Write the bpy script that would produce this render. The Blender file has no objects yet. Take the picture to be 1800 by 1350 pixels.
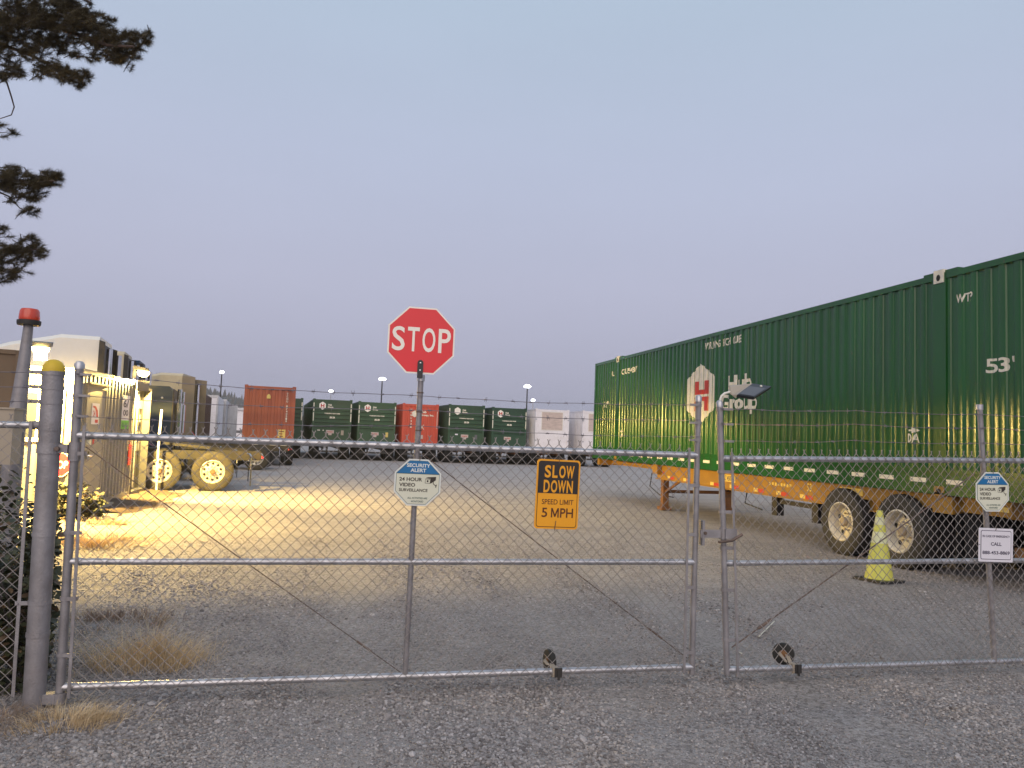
import bpy, bmesh, math, random
import numpy as np
from mathutils import Vector, Matrix, noise as mnoise

# ------------------------------------------------------------------ camera, sky, sun, exposure
SC = bpy.context.scene
COL = SC.collection
PI = math.pi
R = math.radians
random.seed(7)
rng = np.random.default_rng(7)

EYE = 1.65
YAW, PITCH, ROLL, FPX = R(12.45), math.atan(93 / 1352), R(2.09), 1352.0
cam_d = bpy.data.cameras.new('camera')
cam = bpy.data.objects.new('camera', cam_d)
COL.objects.link(cam)
cam_d.sensor_width = 36.0
cam_d.lens = 36.0 * FPX / 1800.0
cam_d.clip_start = 0.05
cam_d.clip_end = 9000
cam.matrix_world = (Matrix.Translation((0, 0, EYE)) @ Matrix.Rotation(-YAW, 4, 'Z')
                    @ Matrix.Rotation(PI / 2 + PITCH, 4, 'X') @ Matrix.Rotation(ROLL, 4, 'Z'))
SC.camera = cam

SC.view_settings.view_transform = 'Standard'
SC.view_settings.look = 'None'
SC.view_settings.gamma = 1
SC.view_settings.use_curve_mapping = False
SC.view_settings.exposure = 0.42
SC.cycles.max_bounces = 8
SC.cycles.glossy_bounces = 4
SC.cycles.diffuse_bounces = 3
SC.cycles.caustics_reflective = False
SC.cycles.caustics_refractive = False
SC.cycles.sample_clamp_indirect = 6.0
SC.cycles.use_denoising = True

SUN_EL, SUN_AZ = R(4.0), R(192.45)          # low in the west, behind the camera
w = bpy.data.worlds.new('World')
SC.world = w
w.use_nodes = True
wn, wl = w.node_tree.nodes, w.node_tree.links
wn.clear()
wout = wn.new('ShaderNodeOutputWorld')
bg = wn.new('ShaderNodeBackground')
sky = wn.new('ShaderNodeTexSky')
sky.sky_type = 'NISHITA'
sky.sun_disc = False
sky.sun_elevation = SUN_EL
sky.sun_rotation = SUN_AZ
sky.air_density = 1.0
sky.dust_density = 2.0
sky.ozone_density = 2.0
tc = wn.new('ShaderNodeTexCoord')
sep = wn.new('ShaderNodeSeparateXYZ')
wl.new(tc.outputs['Generated'], sep.inputs[0])
ramp = wn.new('ShaderNodeValToRGB')          # the dusk sky's own colour from horizon to zenith
wl.new(sep.outputs['Z'], ramp.inputs[0])
els = ramp.color_ramp.elements
stops = [(0.0, (.355, .350, .455)), (0.07, (.364, .360, .468)), (0.19, (.402, .412, .530)),
         (0.34, (.408, .450, .580)), (0.5, (.384, .464, .580)), (1.0, (.34, .45, .59))]
els[0].position, els[0].color = stops[0][0], (*stops[0][1], 1)
els[1].position, els[1].color = stops[-1][0], (*stops[-1][1], 1)
for p, c in stops[1:-1]:
    e = els.new(p)
    e.color = (*c, 1)
skm = wn.new('ShaderNodeMix'); skm.data_type = 'RGBA'; skm.blend_type = 'MULTIPLY'
skm.inputs['Factor'].default_value = 1.0
wl.new(sky.outputs[0], skm.inputs[6]); skm.inputs[7].default_value = (.055, .055, .055, 1)
mx = wn.new('ShaderNodeMix'); mx.data_type = 'RGBA'; mx.inputs['Factor'].default_value = 0.9
wl.new(skm.outputs[2], mx.inputs[6]); hzn = wn.new('ShaderNodeTexNoise'); hzn.inputs['Scale'].default_value = 1.6; hzn.inputs['Detail'].default_value = 3
hmp = wn.new('ShaderNodeMapping'); hmp.inputs['Scale'].default_value = (1, 1, 3.5)
wl.new(tc.outputs['Generated'], hmp.inputs[0]); wl.new(hmp.outputs[0], hzn.inputs['Vector'])
hmr = wn.new('ShaderNodeMapRange'); hmr.inputs[3].default_value = .935; hmr.inputs[4].default_value = 1.065
wl.new(hzn.outputs[0], hmr.inputs[0])
hmx = wn.new('ShaderNodeMix'); hmx.data_type = 'RGBA'; hmx.blend_type = 'MULTIPLY'; hmx.inputs['Factor'].default_value = 1
wl.new(ramp.outputs[0], hmx.inputs[6]); wl.new(hmr.outputs[0], hmx.inputs[7])
wl.new(hmx.outputs[2], mx.inputs[7])
wl.new(mx.outputs[2], bg.inputs[0])
bg.inputs[1].default_value = 1.0
wl.new(bg.outputs[0], wout.inputs[0])

sun_d = bpy.data.lights.new('sun', 'SUN')
sun_d.energy = 1.3
sun_d.angle = R(70)
sun_d.color = (1.0, .84, .70)
sun = bpy.data.objects.new('sun', sun_d)
COL.objects.link(sun)
SUN_DIR = Vector((math.sin(SUN_AZ) * math.cos(R(30)), math.cos(SUN_AZ) * math.cos(R(30)), math.sin(R(30))))
sun.rotation_euler = SUN_DIR.to_track_quat('Z', 'Y').to_euler()

# ------------------------------------------------------------------ helpers
_fw = Vector((math.sin(YAW) * math.cos(PITCH), math.cos(YAW) * math.cos(PITCH), math.sin(PITCH)))
_r0 = Vector((math.cos(YAW), -math.sin(YAW), 0))
_u0 = _r0.cross(_fw)
_rt = _r0 * math.cos(ROLL) + _u0 * math.sin(ROLL)
_up = -_r0 * math.sin(ROLL) + _u0 * math.cos(ROLL)


def ray(x, y):
    return _fw + _rt * ((x - 900) / FPX) + _up * ((675 - y) / FPX)


def at(x, y, Y):
    d = ray(x, y)
    return Vector((0, 0, EYE)) + d * (Y / d.y)


def atX(x, y, X):
    d = ray(x, y)
    return Vector((0, 0, EYE)) + d * (X / d.x)


def gd(x, y, d):
    return Vector((0, 0, EYE)) + ray(x, y) * d


def gnd(x, y, z=0.0):
    d = ray(x, y)
    return Vector((0, 0, EYE)) + d * ((z - EYE) / d.z)


def zg(x, y):
    return -0.007 * min(max(y - 10, 0), 45)


class MB:
    def __init__(s):
        s.v = []
        s.f = []

    def add(s, vs, fs):
        o = len(s.v)
        s.v += [tuple(p) for p in vs]
        s.f += [tuple(i + o for i in f) for f in fs]
        return s

    def box(s, c, size, rot=None):
        hx, hy, hz = size[0] / 2, size[1] / 2, size[2] / 2
        vs = [Vector((x, y, z)) for x in (-hx, hx) for y in (-hy, hy) for z in (-hz, hz)]
        if rot is not None:
            vs = [rot @ p for p in vs]
        vs = [p + Vector(c) for p in vs]
        return s.add(vs, [(0, 1, 3, 2), (4, 6, 7, 5), (0, 4, 5, 1), (2, 3, 7, 6), (0, 2, 6, 4), (1, 5, 7, 3)])

    def b2(s, x0, x1, y0, y1, z0, z1):
        return s.box(((x0 + x1) / 2, (y0 + y1) / 2, (z0 + z1) / 2), (abs(x1 - x0), abs(y1 - y0), abs(z1 - z0)))

    def tube(s, path, r, n=8, caps=True):
        P = [Vector(p) for p in path]
        rr = r if isinstance(r, (list, tuple)) else [r] * len(P)
        o = len(s.v)
        prev = None
        for i, p in enumerate(P):
            t = (P[min(i + 1, len(P) - 1)] - P[max(i - 1, 0)]).normalized()
            if prev is None:
                a = Vector((0, 0, 1)) if abs(t.z) < .9 else Vector((1, 0, 0))
                u = t.cross(a).normalized()
            else:
                u = (prev - t * prev.dot(t)).normalized()
            prev = u
            v = t.cross(u)
            for k in range(n):
                an = 2 * PI * k / n
                s.v.append(tuple(p + (u * math.cos(an) + v * math.sin(an)) * rr[i]))
        for i in range(len(P) - 1):
            for k in range(n):
                a, b = o + i * n + k, o + i * n + (k + 1) % n
                s.f.append((a, b, b + n, a + n))
        if caps:
            s.f.append(tuple(o + k for k in range(n))[::-1])
            s.f.append(tuple(o + (len(P) - 1) * n + k for k in range(n)))
        return s

    def lathe(s, prof, c, axis=(0, 0, 1), n=24):
        """prof: (radius, along axis)"""
        ax = Vector(axis).normalized()
        a = Vector((0, 0, 1)) if abs(ax.z) < .9 else Vector((1, 0, 0))
        u = ax.cross(a).normalized()
        v = ax.cross(u)
        o = len(s.v)
        for r, h in prof:
            for k in range(n):
                an = 2 * PI * k / n
                s.v.append(tuple(Vector(c) + ax * h + (u * math.cos(an) + v * math.sin(an)) * r))
        for i in range(len(prof) - 1):
            for k in range(n):
                A, B = o + i * n + k, o + i * n + (k + 1) % n
                s.f.append((A, B, B + n, A + n))
        return s

    def prism(s, pts, d):
        """closed polygon (3D points, in a plane) extruded by vector d"""
        n = len(pts)
        P = [Vector(p) for p in pts]
        d = Vector(d)
        vs = P + [p + d for p in P]
        fs = [tuple(range(n))[::-1], tuple(range(n, 2 * n))]
        fs += [(i, (i + 1) % n, n + (i + 1) % n, n + i) for i in range(n)]
        return s.add(vs, fs)

    def poly(s, pts):
        return s.add(pts, [tuple(range(len(pts)))])


def mesh_of(name, mb, mats, smooth=False):
    me = bpy.data.meshes.new(name)
    me.from_pydata(mb.v, [], mb.f)
    for m in (mats if isinstance(mats, (list, tuple)) else [mats]):
        me.materials.append(m)
    bm = bmesh.new()
    bm.from_mesh(me)
    bmesh.ops.recalc_face_normals(bm, faces=bm.faces)
    bm.to_mesh(me)
    bm.free()
    if smooth:
        me.polygons.foreach_set('use_smooth', [True] * len(me.polygons))
        try:
            me.set_sharp_from_angle(angle=R(38))
        except Exception:
            pass
    me.update()
    return me


def tag(o, label=None, cat=None, group=None, kind=None):
    if label: o['label'] = label
    if cat: o['category'] = cat
    if group: o['group'] = group
    if kind: o['kind'] = kind
    return o


def wm(o):
    m = o.matrix_basis.copy()
    while o.parent is not None:
        o = o.parent
        m = o.matrix_basis @ m
    return m


def thing(name, label, cat, loc=(0, 0, 0), rot=(0, 0, 0), group=None):
    o = bpy.data.objects.new(name, None)
    COL.objects.link(o)
    o.empty_display_size = .1
    o.location = loc
    o.rotation_euler = rot
    return tag(o, label, cat, group)


def islands(mb):
    p = list(range(len(mb.v)))

    def root(i):
        while p[i] != i:
            p[i] = p[p[i]]; i = p[i]
        return i
    for f in mb.f:
        for i in f[1:]:
            p[root(i)] = root(f[0])
    out = {}
    for f in mb.f:
        q = out.setdefault(root(f[0]), (MB(), {}))
        idx = []
        for i in f:
            if i not in q[1]:
                q[1][i] = len(q[0].v); q[0].v.append(mb.v[i])
            idx.append(q[1][i])
        q[0].f.append(tuple(idx))
    return [q[0] for q in out.values()]


def parts(name, mb, m, parent=None, world=False, smooth=False):
    """each separate piece becomes a part of its own"""
    return [part(name, q, m, parent, world, smooth) for q in islands(mb)]


def part(name, mb, m, parent=None, world=False, smooth=False, label=None, kind=None):
    me = mb if isinstance(mb, bpy.types.Mesh) else mesh_of(name, mb, m, smooth)
    o = bpy.data.objects.new(name, me)
    COL.objects.link(o)
    if parent is not None:
        o.parent = parent
        if world:
            o.matrix_basis = wm(parent).inverted()
    if label: o['label'] = label
    if kind: o['kind'] = kind
    return o


def copy_tree(o, parent=None):
    c = o.copy()
    COL.objects.link(c)
    c.parent = parent
    for ch in [x for x in o.children]:
        copy_tree(ch, c)
    return c


def srgb(r, g, b):
    f = lambda c: (c / 255 / 12.92) if c / 255 <= .04045 else ((c / 255 + .055) / 1.055) ** 2.4
    return (f(r), f(g), f(b))


def mat(name, col, rough=.5, metal=0.0, var=.18, scale=6.0, bump=0.0, bscale=80.0, coat=0.0, stretch=None,
        dirt=None, dirt_amt=.5, dirt_scale=3.0, emit=None, estr=0.0, rvar=.1, rust=0.0):
    m = bpy.data.materials.new(name)
    m.use_nodes = True
    n, l = m.node_tree.nodes, m.node_tree.links
    b = n['Principled BSDF']
    b.inputs['Roughness'].default_value = rough
    b.inputs['Metallic'].default_value = metal
    if coat:
        b.inputs['Coat Weight'].default_value = coat
        b.inputs['Coat Roughness'].default_value = .12
    t = n.new('ShaderNodeTexCoord')
    mp = n.new('ShaderNodeMapping')
    l.new(t.outputs['Object'], mp.inputs[0])
    if stretch: mp.inputs['Scale'].default_value = stretch
    nz = n.new('ShaderNodeTexNoise')
    nz.inputs['Scale'].default_value = scale
    nz.inputs['Detail'].default_value = 6
    l.new(mp.outputs[0], nz.inputs['Vector'])
    mxn = n.new('ShaderNodeMix'); mxn.data_type = 'RGBA'
    mr = n.new('ShaderNodeMapRange')
    mr.inputs[1].default_value = .3; mr.inputs[2].default_value = .7
    l.new(nz.outputs[0], mr.inputs[0])
    l.new(mr.outputs[0], mxn.inputs[0])
    mxn.inputs[6].default_value = (*[max(c * (1 - var), 0) for c in col], 1)
    mxn.inputs[7].default_value = (*[min(c * (1 + var), 1) for c in col], 1)
    last = mxn.outputs[2]
    if dirt:
        nd = n.new('ShaderNodeTexNoise'); nd.inputs['Scale'].default_value = dirt_scale
        nd.inputs['Detail'].default_value = 8; nd.inputs['Roughness'].default_value = .7
        l.new(mp.outputs[0], nd.inputs['Vector'])
        md = n.new('ShaderNodeMapRange')
        md.inputs[1].default_value = .48; md.inputs[2].default_value = .72; md.inputs[4].default_value = dirt_amt
        l.new(nd.outputs[0], md.inputs[0])
        m2 = n.new('ShaderNodeMix'); m2.data_type = 'RGBA'
        l.new(md.outputs[0], m2.inputs[0]); l.new(last, m2.inputs[6])
        m2.inputs[7].default_value = (*dirt, 1)
        last = m2.outputs[2]
    if rust:
        ru = n.new('ShaderNodeTexNoise'); ru.inputs['Scale'].default_value = 7; ru.inputs['Detail'].default_value = 9; ru.inputs['Roughness'].default_value = .75
        rp = n.new('ShaderNodeMapping'); rp.inputs['Scale'].default_value = (1, 1, .3)
        l.new(t.outputs['Object'], rp.inputs[0]); l.new(rp.outputs[0], ru.inputs['Vector'])
        rm_ = n.new('ShaderNodeMapRange'); rm_.inputs[1].default_value = .66 - .06 * rust; rm_.inputs[2].default_value = .72; rm_.inputs[4].default_value = .8
        l.new(ru.outputs[0], rm_.inputs[0])
        m3 = n.new('ShaderNodeMix'); m3.data_type = 'RGBA'
        l.new(rm_.outputs[0], m3.inputs[0]); l.new(last, m3.inputs[6]); m3.inputs[7].default_value = (.10, .050, .028, 1)
        last = m3.outputs[2]
    l.new(last, b.inputs['Base Color'])
    rr = n.new('ShaderNodeMapRange')
    rr.inputs[3].default_value = max(rough - rvar, .03); rr.inputs[4].default_value = min(rough + rvar, 1)
    l.new(nz.outputs[0], rr.inputs[0]); l.new(rr.outputs[0], b.inputs['Roughness'])
    if bump:
        bn = n.new('ShaderNodeTexNoise'); bn.inputs['Scale'].default_value = bscale; bn.inputs['Detail'].default_value = 4
        l.new(mp.outputs[0], bn.inputs['Vector'])
        bp = n.new('ShaderNodeBump'); bp.inputs['Strength'].default_value = bump; bp.inputs['Distance'].default_value = .02
        l.new(bn.outputs[0], bp.inputs['Height']); l.new(bp.outputs[0], b.inputs['Normal'])
    if emit:
        b.inputs['Emission Color'].default_value = (*emit, 1)
        b.inputs['Emission Strength'].default_value = estr
    return m


M = {}
M['galv'] = mat('galvanised_steel', (.52, .51, .53), .33, .75, .22, 14, .15, 120, dirt=(.18, .15, .14), dirt_amt=.35, dirt_scale=9)
M['galv_dull'] = mat('weathered_galvanised_pipe', (.29, .272, .28), .5, .35, .2, 9, .2, 90, dirt=(.2, .17, .16), dirt_amt=.5, dirt_scale=5)
M['wire'] = mat('galvanised_wire', (.30, .265, .245), .7, 0, .25, 6)
M['barb'] = mat('dull_barbed_wire', (.19, .17, .19), .55, .3, .25, 20)
M['cable'] = mat('rusty_truss_rod', (.15, .105, .085), .6, .2, .3, 12)
M['green'] = mat('green_container_paint', (.012, .092, .018), .17, 0, .16, 1.3, .05, 40, stretch=(1, 1, .16), dirt=(.024, .066, .020), dirt_amt=.55, dirt_scale=4.2, rvar=.04, rust=.5)
M['green_row'] = mat('dark_green_container_paint', (.027, .074, .032), .42, 0, .2, 1.5, stretch=(1, 1, .4), dirt=(.035, .04, .025), dirt_amt=.7, dirt_scale=1.2)
M['green_row2'] = mat('faded_green_container_paint', (.036, .090, .040), .5, 0, .2, 1.5, stretch=(1, 1, .3), dirt=(.06, .055, .035), dirt_amt=.6, dirt_scale=1.7)
M['green_row3'] = mat('deep_green_container_paint', (.022, .066, .032), .38, 0, .2, 1.5, stretch=(1, 1, .4), dirt=(.03, .04, .03), dirt_amt=.6, dirt_scale=1.0)
M['redbrown'] = mat('brick_red_container_paint', (.36, .085, .040), .5, 0, .16, 1.6, stretch=(1, 1, .3), dirt=(.24, .06, .032), dirt_amt=.6, dirt_scale=1.6, rust=.6)
M['red_row'] = mat('faded_red_container_paint', (.60, .085, .042), .5, 0, .15, 1.6, stretch=(1, 1, .3), dirt=(.33, .05, .035), dirt_amt=.6, dirt_scale=1.4)
M['maroon'] = mat('maroon_container_paint', (.085, .022, .016), .5, 0, .2, 2, stretch=(1, 1, .3))
M['white'] = mat('white_paint', (.80, .76, .68), .4, 0, .06, 3, dirt=(.62, .57, .48), dirt_amt=.4)
M['whitebox'] = mat('white_container_paint', (.82, .78, .80), .45, 0, .06, 2, dirt=(.62, .55, .5), dirt_amt=.4)
M['pinkpanel'] = mat('faded_panel', (.56, .45, .40), .55, 0, .14, 2.5, stretch=(1, 1, 3))
M['silver'] = mat('aluminium_trailer_skin', (.50, .50, .52), .4, .5, .15, 4, stretch=(1, 1, .3))
M['cream'] = mat('cream_truck_paint', (.60, .51, .34), .45, 0, .1, 2, dirt=(.42, .34, .22), dirt_amt=.4)
M['blue'] = mat('blue_truck_paint', (.014, .034, .070), .42, 0, .15, 3)
M['grey_shack'] = mat('grey_office_paint', (.225, .212, .195), .5, 0, .14, 3, .04, 60, stretch=(1, 1, .35), dirt=(.18, .155, .13), dirt_amt=.5)
M['grey_door'] = mat('grey_door_paint', (.30, .275, .235), .5, 0, .08, 3)
M['unitgrey'] = mat('storage_unit_paint', (.060, .058, .062), .6, 0, .2, 3, stretch=(1, 1, .4))
M['dkgrey'] = mat('dark_grey_steel', (.115, .112, .12), .5, .1, .2, 3, stretch=(1, 1, .4))
M['beige'] = mat('darker_beige_paint', (.24, .19, .13), .55, 0, .12, 3)  # side extender colour, darker than the cream cab body
M['tan'] = mat('tan_brown_steel', (.20, .135, .08), .6, 0, .15, 2)
M['tanbox'] = mat('tan_enclosure', (.40, .33, .25), .5, 0, .08, 4)
M['orange'] = mat('orange_chassis_paint', (.31, .165, .020), .6, 0, .16, 4, dirt=(.26, .12, .035), dirt_amt=.7, dirt_scale=3, rust=1.0)
M['rustor'] = mat('rusty_orange_steel', (.20, .09, .03), .6, 0, .3, 6)
M['black'] = mat('black_plastic', (.02, .02, .022), .4, 0, .2)
M['blacksteel'] = mat('black_steel', (.028, .025, .024), .55, 0, .3, 5, dirt=(.09, .075, .06), dirt_amt=.4)
M['tyre'] = mat('tyre_rubber', (.026, .024, .022), .75, 0, .25, 8, .12, 60, dirt=(.065, .055, .042), dirt_amt=.5, dirt_scale=5)
M['tyre_dusty'] = mat('dusty_tyre_rubber', (.042, .037, .028), .78, 0, .25, 6, .12, 60, dirt=(.085, .07, .045), dirt_amt=.6, dirt_scale=5)
M['rim'] = mat('dirty_white_rim', (.66, .61, .50), .45, .1, .18, 6, dirt=(.30, .22, .14), dirt_amt=.7, dirt_scale=8)
M['rimhub'] = mat('dirty_cream_hub', (.40, .32, .22), .6, 0, .3, 9, dirt=(.16, .09, .05), dirt_amt=.8, dirt_scale=9)
M['alu'] = mat('polished_wheel', (.72, .70, .66), .3, .75, .12, 8)
M['rust'] = mat('rust_brown_hub', (.17, .085, .045), .7, 0, .35, 12)
M['dark'] = mat('shadow_black_rubber', (.012, .012, .012), .8)
M['greasy'] = mat('greasy_black_frame', (.016, .013, .011), .6, 0, .4, 7, dirt=(.06, .045, .03), dirt_amt=.5, dirt_scale=5)
M['chrome'] = mat('chrome', (.75, .75, .76), .12, 1.0, .05)
M['glass'] = mat('dark_window_glass', (.04, .045, .05), .06, 0, .1, coat=.5)
M['yellowcap'] = mat('yellow_plastic_cap', (.62, .42, .02), .5, 0, .1, 10)
M['stopred'] = mat('stop_sign_red', (.78, .032, .042), .4, 0, .04, 3)
M['signwhite'] = mat('sign_white_sheeting', (.92, .86, .76), .4, 0, .03, 3)
M['signcream'] = mat('sign_cream_plastic', (.70, .69, .55), .4, 0, .03, 3)
M['signpale'] = mat('sign_pale_edge', (.72, .74, .70), .4, 0, .03, 3)
M['signblue'] = mat('sign_blue', (.008, .15, .36), .4, 0, .05, 3)
M['signgreen'] = mat('sign_dark_green', (.03, .085, .075), .4, 0, .05, 3)
M['signdark'] = mat('sign_dark_ink', (.035, .025, .018), .5, 0, .05, 3)
M['signyellow'] = mat('sign_orange_yellow', (.86, .37, .012), .4, 0, .03, 3)
M['signblack'] = mat('sign_black', (.022, .016, .014), .4, 0, .05, 3)
M['signbrown'] = mat('sign_dark_line', (.09, .018, .004), .4, 0, .05, 3)
M['paper'] = mat('white_plastic_sign', (.74, .71, .76), .4, 0, .03, 3)
M['ink'] = mat('printed_ink', (.07, .06, .10), .5, 0, .05)
M['contwhite'] = mat('container_white_lettering', (.80, .74, .60), .45, 0, .1, 6, dirt=(.45, .4, .3), dirt_amt=.5, dirt_scale=10)
M['contred'] = mat('container_red_lettering', (.50, .035, .02), .45, 0, .1, 6)
M['tape_white'] = mat('white_reflective_tape', (.74, .70, .60), .35, 0, .1, 20)
M['tape_red'] = mat('red_reflective_tape', (.48, .05, .02), .35, 0, .1, 20)
M['yellowplate'] = mat('yellow_plate', (.70, .52, .14), .45, 0, .12, 20)
M['cone'] = mat('lime_cone_plastic', (.62, .60, .11), .5, 0, .1, 9, dirt=(.36, .38, .10), dirt_amt=.4, dirt_scale=10)
M['conewhite'] = mat('cone_reflective_collar', (.66, .66, .40), .4, 0, .1, 12)
M['beacon'] = mat('red_beacon_lens', (.60, .055, .02), .25, 0, .1, 10, coat=.4)
M['redsign'] = mat('red_sign_small', (.50, .035, .03), .45)
M['dulllime'] = mat('lime_sticker', (.16, .50, .05), .45)
M['bark'] = mat('pine_bark', (.075, .05, .04), .9, 0, .3, 14, .5, 40)
M['twig'] = mat('pine_twig', (.055, .045, .045), .85, 0, .3, 14)
M['soil'] = mat('brown_soil', (.11, .075, .05), .95, 0, .3, 3, .6, 30)
M['straw'] = mat('pale_straw', (.70, .66, .55), .6)
M['wood'] = mat('weathered_timber', (.20, .15, .11), .8, 0, .3, 6, stretch=(1, 1, 5))
M['led'] = mat('led_lamp_lens', (.9, .9, .9), .4, emit=(.93, .97, 1.0), estr=9.0)
M['flood'] = mat('flood_lamp_lens', (.9, .8, .5), .4, emit=(1.0, .74, .26), estr=26.0)
M['panel'] = mat('dark_grey_panel', (.085, .08, .085), .35, 0, .1)
M['brownhill'] = mat('forested_hill', (.035, .045, .035), .9, 0, .3, .02)
M['concrete'] = mat('pale_concrete', (.42, .39, .34), .85, 0, .15, 5)


def leaf_mat(name, c1, c2, trans=.15, rough=.6, scale=5):
    m = bpy.data.materials.new(name); m.use_nodes = True
    n, l = m.node_tree.nodes, m.node_tree.links
    b = n['Principled BSDF']
    b.inputs['Roughness'].default_value = rough
    g = n.new('ShaderNodeNewGeometry')
    t = n.new('ShaderNodeTexCoord')
    nz = n.new('ShaderNodeTexNoise'); nz.inputs['Scale'].default_value = scale
    l.new(t.outputs['Object'], nz.inputs['Vector'])
    ad = n.new('ShaderNodeMath'); ad.operation = 'ADD'
    l.new(g.outputs['Random Per Island'], ad.inputs[0]); l.new(nz.outputs[0], ad.inputs[1])
    mr = n.new('ShaderNodeMapRange'); mr.inputs[1].default_value = .35; mr.inputs[2].default_value = 1.55
    l.new(ad.outputs[0], mr.inputs[0])
    x = n.new('ShaderNodeMix'); x.data_type = 'RGBA'
    l.new(mr.outputs[0], x.inputs[0])
    x.inputs[6].default_value = (*c1, 1); x.inputs[7].default_value = (*c2, 1)
    l.new(x.outputs[2], b.inputs['Base Color'])
    return m


M['blue'].node_tree.nodes['Principled BSDF'].inputs['Specular IOR Level'].default_value = .12
M['needle'] = leaf_mat('pine_needles', (.030, .026, .012), (.095, .070, .028))
M['leaf'] = leaf_mat('bramble_leaves', (.026, .032, .014), (.085, .088, .042))
M['leafbrown'] = leaf_mat('dead_leaves', (.07, .045, .025), (.20, .13, .07))
M['dry'] = leaf_mat('dry_grass', (.46, .32, .17), (.80, .62, .38), scale=3)
M['drydark'] = leaf_mat('dull_dry_grass', (.13, .08, .055), (.36, .25, .17), scale=4)

# ------------------------------------------------------------------ lettering
_txt_cache = {}


def _raw(s, bold):
    cu = bpy.data.curves.new('lettering_curve', 'FONT')
    cu.body = s
    cu.offset = bold
    cu.resolution_u = 4
    o = bpy.data.objects.new('lettering_curve', cu)
    me = bpy.data.meshes.new_from_object(o)
    vs = [(v.co.x, v.co.y) for v in me.vertices]
    fs = [tuple(p.vertices) for p in me.polygons]
    bpy.data.objects.remove(o); bpy.data.meshes.remove(me); bpy.data.curves.remove(cu)
    return vs, fs


def _wid(s):
    v, _ = _raw(s, 0)
    return max(p[0] for p in v) - min(p[0] for p in v)


_adv = {}


def text_geo(s, bold=0.0):
    key = (s, bold)
    if key in _txt_cache: return _txt_cache[key]
    vs, fs, x = [], [], 0.0
    for ch_ in s:
        if ch_ not in _adv:
            _adv[ch_] = _wid('H' + ch_ + 'H') - _wid('HH')
        if ch_ == ' ':
            x += _adv[ch_]; continue
        if ch_ == 'M':
            hv, _ = _raw('H', 0)
            y0, y1 = min(p[1] for p in hv) - bold, max(p[1] for p in hv) + bold
            w_, h_, t_ = _adv['M'] * .84 + bold, y1 - y0, .088 + 1.9 * bold
            g = [(0, 0), (t_, 0), (t_, h_ * .66), (w_ / 2 - t_ * .45, .06 * h_), (w_ / 2 + t_ * .45, .06 * h_), (w_ - t_, h_ * .66), (w_ - t_, 0), (w_, 0), (w_, h_),
                 (w_ - t_ * 1.15, h_), (w_ / 2, h_ * .34), (t_ * 1.15, h_), (0, h_)]
            v = [(a + _adv['M'] * .08 - bold / 2, b + y0) for a, b in g]
            f = [tuple(range(len(g)))]
        else:
            v, f = _raw(ch_, bold)
        o = len(vs)
        vs += [(a + x, b) for a, b in v]
        fs += [tuple(i + o for i in q) for q in f]
        x += _adv[ch_]
    xs = [v[0] for v in vs]; ys = [v[1] for v in vs]
    x0, x1, y0, y1 = min(xs), max(xs), min(ys), max(ys)
    vs = [((x - x0) / (x1 - x0), (y - y0) / (y1 - y0)) for x, y in vs]
    _txt_cache[key] = (vs, fs)
    return vs, fs


def text_mb(s, origin, right, up, wd, ht, bold=.015, mb=None):
    """lettering with its lower left corner at origin, wd wide and ht high"""
    vs, fs = text_geo(s, bold)
    o, r, u = Vector(origin), Vector(right), Vector(up)
    mb = mb or MB()
    mb.add([o + r * (x * wd) + u * (y * ht) for x, y in vs], fs)
    return mb


def txt(s, cx, cz, wd, ht, y, m, parent, bold=.015, name='lettering'):
    """flat lettering on a sign face looking towards -Y"""
    mb = text_mb(s, (cx - wd / 2, y, cz - ht / 2), (1, 0, 0), (0, 0, 1), wd, ht, bold)
    return part(name, mb, m, parent)


def layer(pts, y, m, parent, name='printed_panel'):
    return part(name, MB().poly([(x, y, z) for x, z in pts]), m, parent)


def octo(r, cx=0, cz=0):
    """regular octagon with flat top, r = half width"""
    k = r * math.tan(PI / 8)
    return [(cx + a, cz + b) for a, b in ((-k, -r), (k, -r), (r, -k), (r, k), (k, r), (-k, r), (-r, k), (-r, -k))]


def rrect(w2, h2, rad, n=5):
    pts = []
    for cx, cz, a0 in ((w2 - rad, -h2 + rad, -90), (w2 - rad, h2 - rad, 0), (-w2 + rad, h2 - rad, 90), (-w2 + rad, -h2 + rad, 180)):
        for i in range(n + 1):
            a = R(a0 + 90 * i / n)
            pts.append((cx + rad * math.cos(a), cz + rad * math.sin(a)))
    return pts


# ------------------------------------------------------------------ setting: ground, hill
def gnoise(x, y):
    return .016 * mnoise.noise((x * .55, y * .55, 1.3)) + .008 * mnoise.noise((x * 1.7, y * 1.7, 4.1))


def rut(x, y):
    """wheel lanes through the gate, 0 none .. 1 in the lane"""
    c_ = .75 + .10 * (y - 5) * .35 + .25 * math.sin(y * .21)
    r_ = 0
    for o_, w_ in ((-.95, .34), (.95, .36), (2.1, .3)):
        r_ = max(r_, math.exp(-((x - c_ - o_ - .12 * mnoise.noise((y * .3, o_, 2))) / w_) ** 2))
    return r_


def ground_z(x, y):
    f = 1.0 if y < 14 else max(0.0, 1 - (y - 14) / 10)
    return zg(x, y) + (gnoise(x, y) - .014 * rut(x, y)) * f


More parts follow.
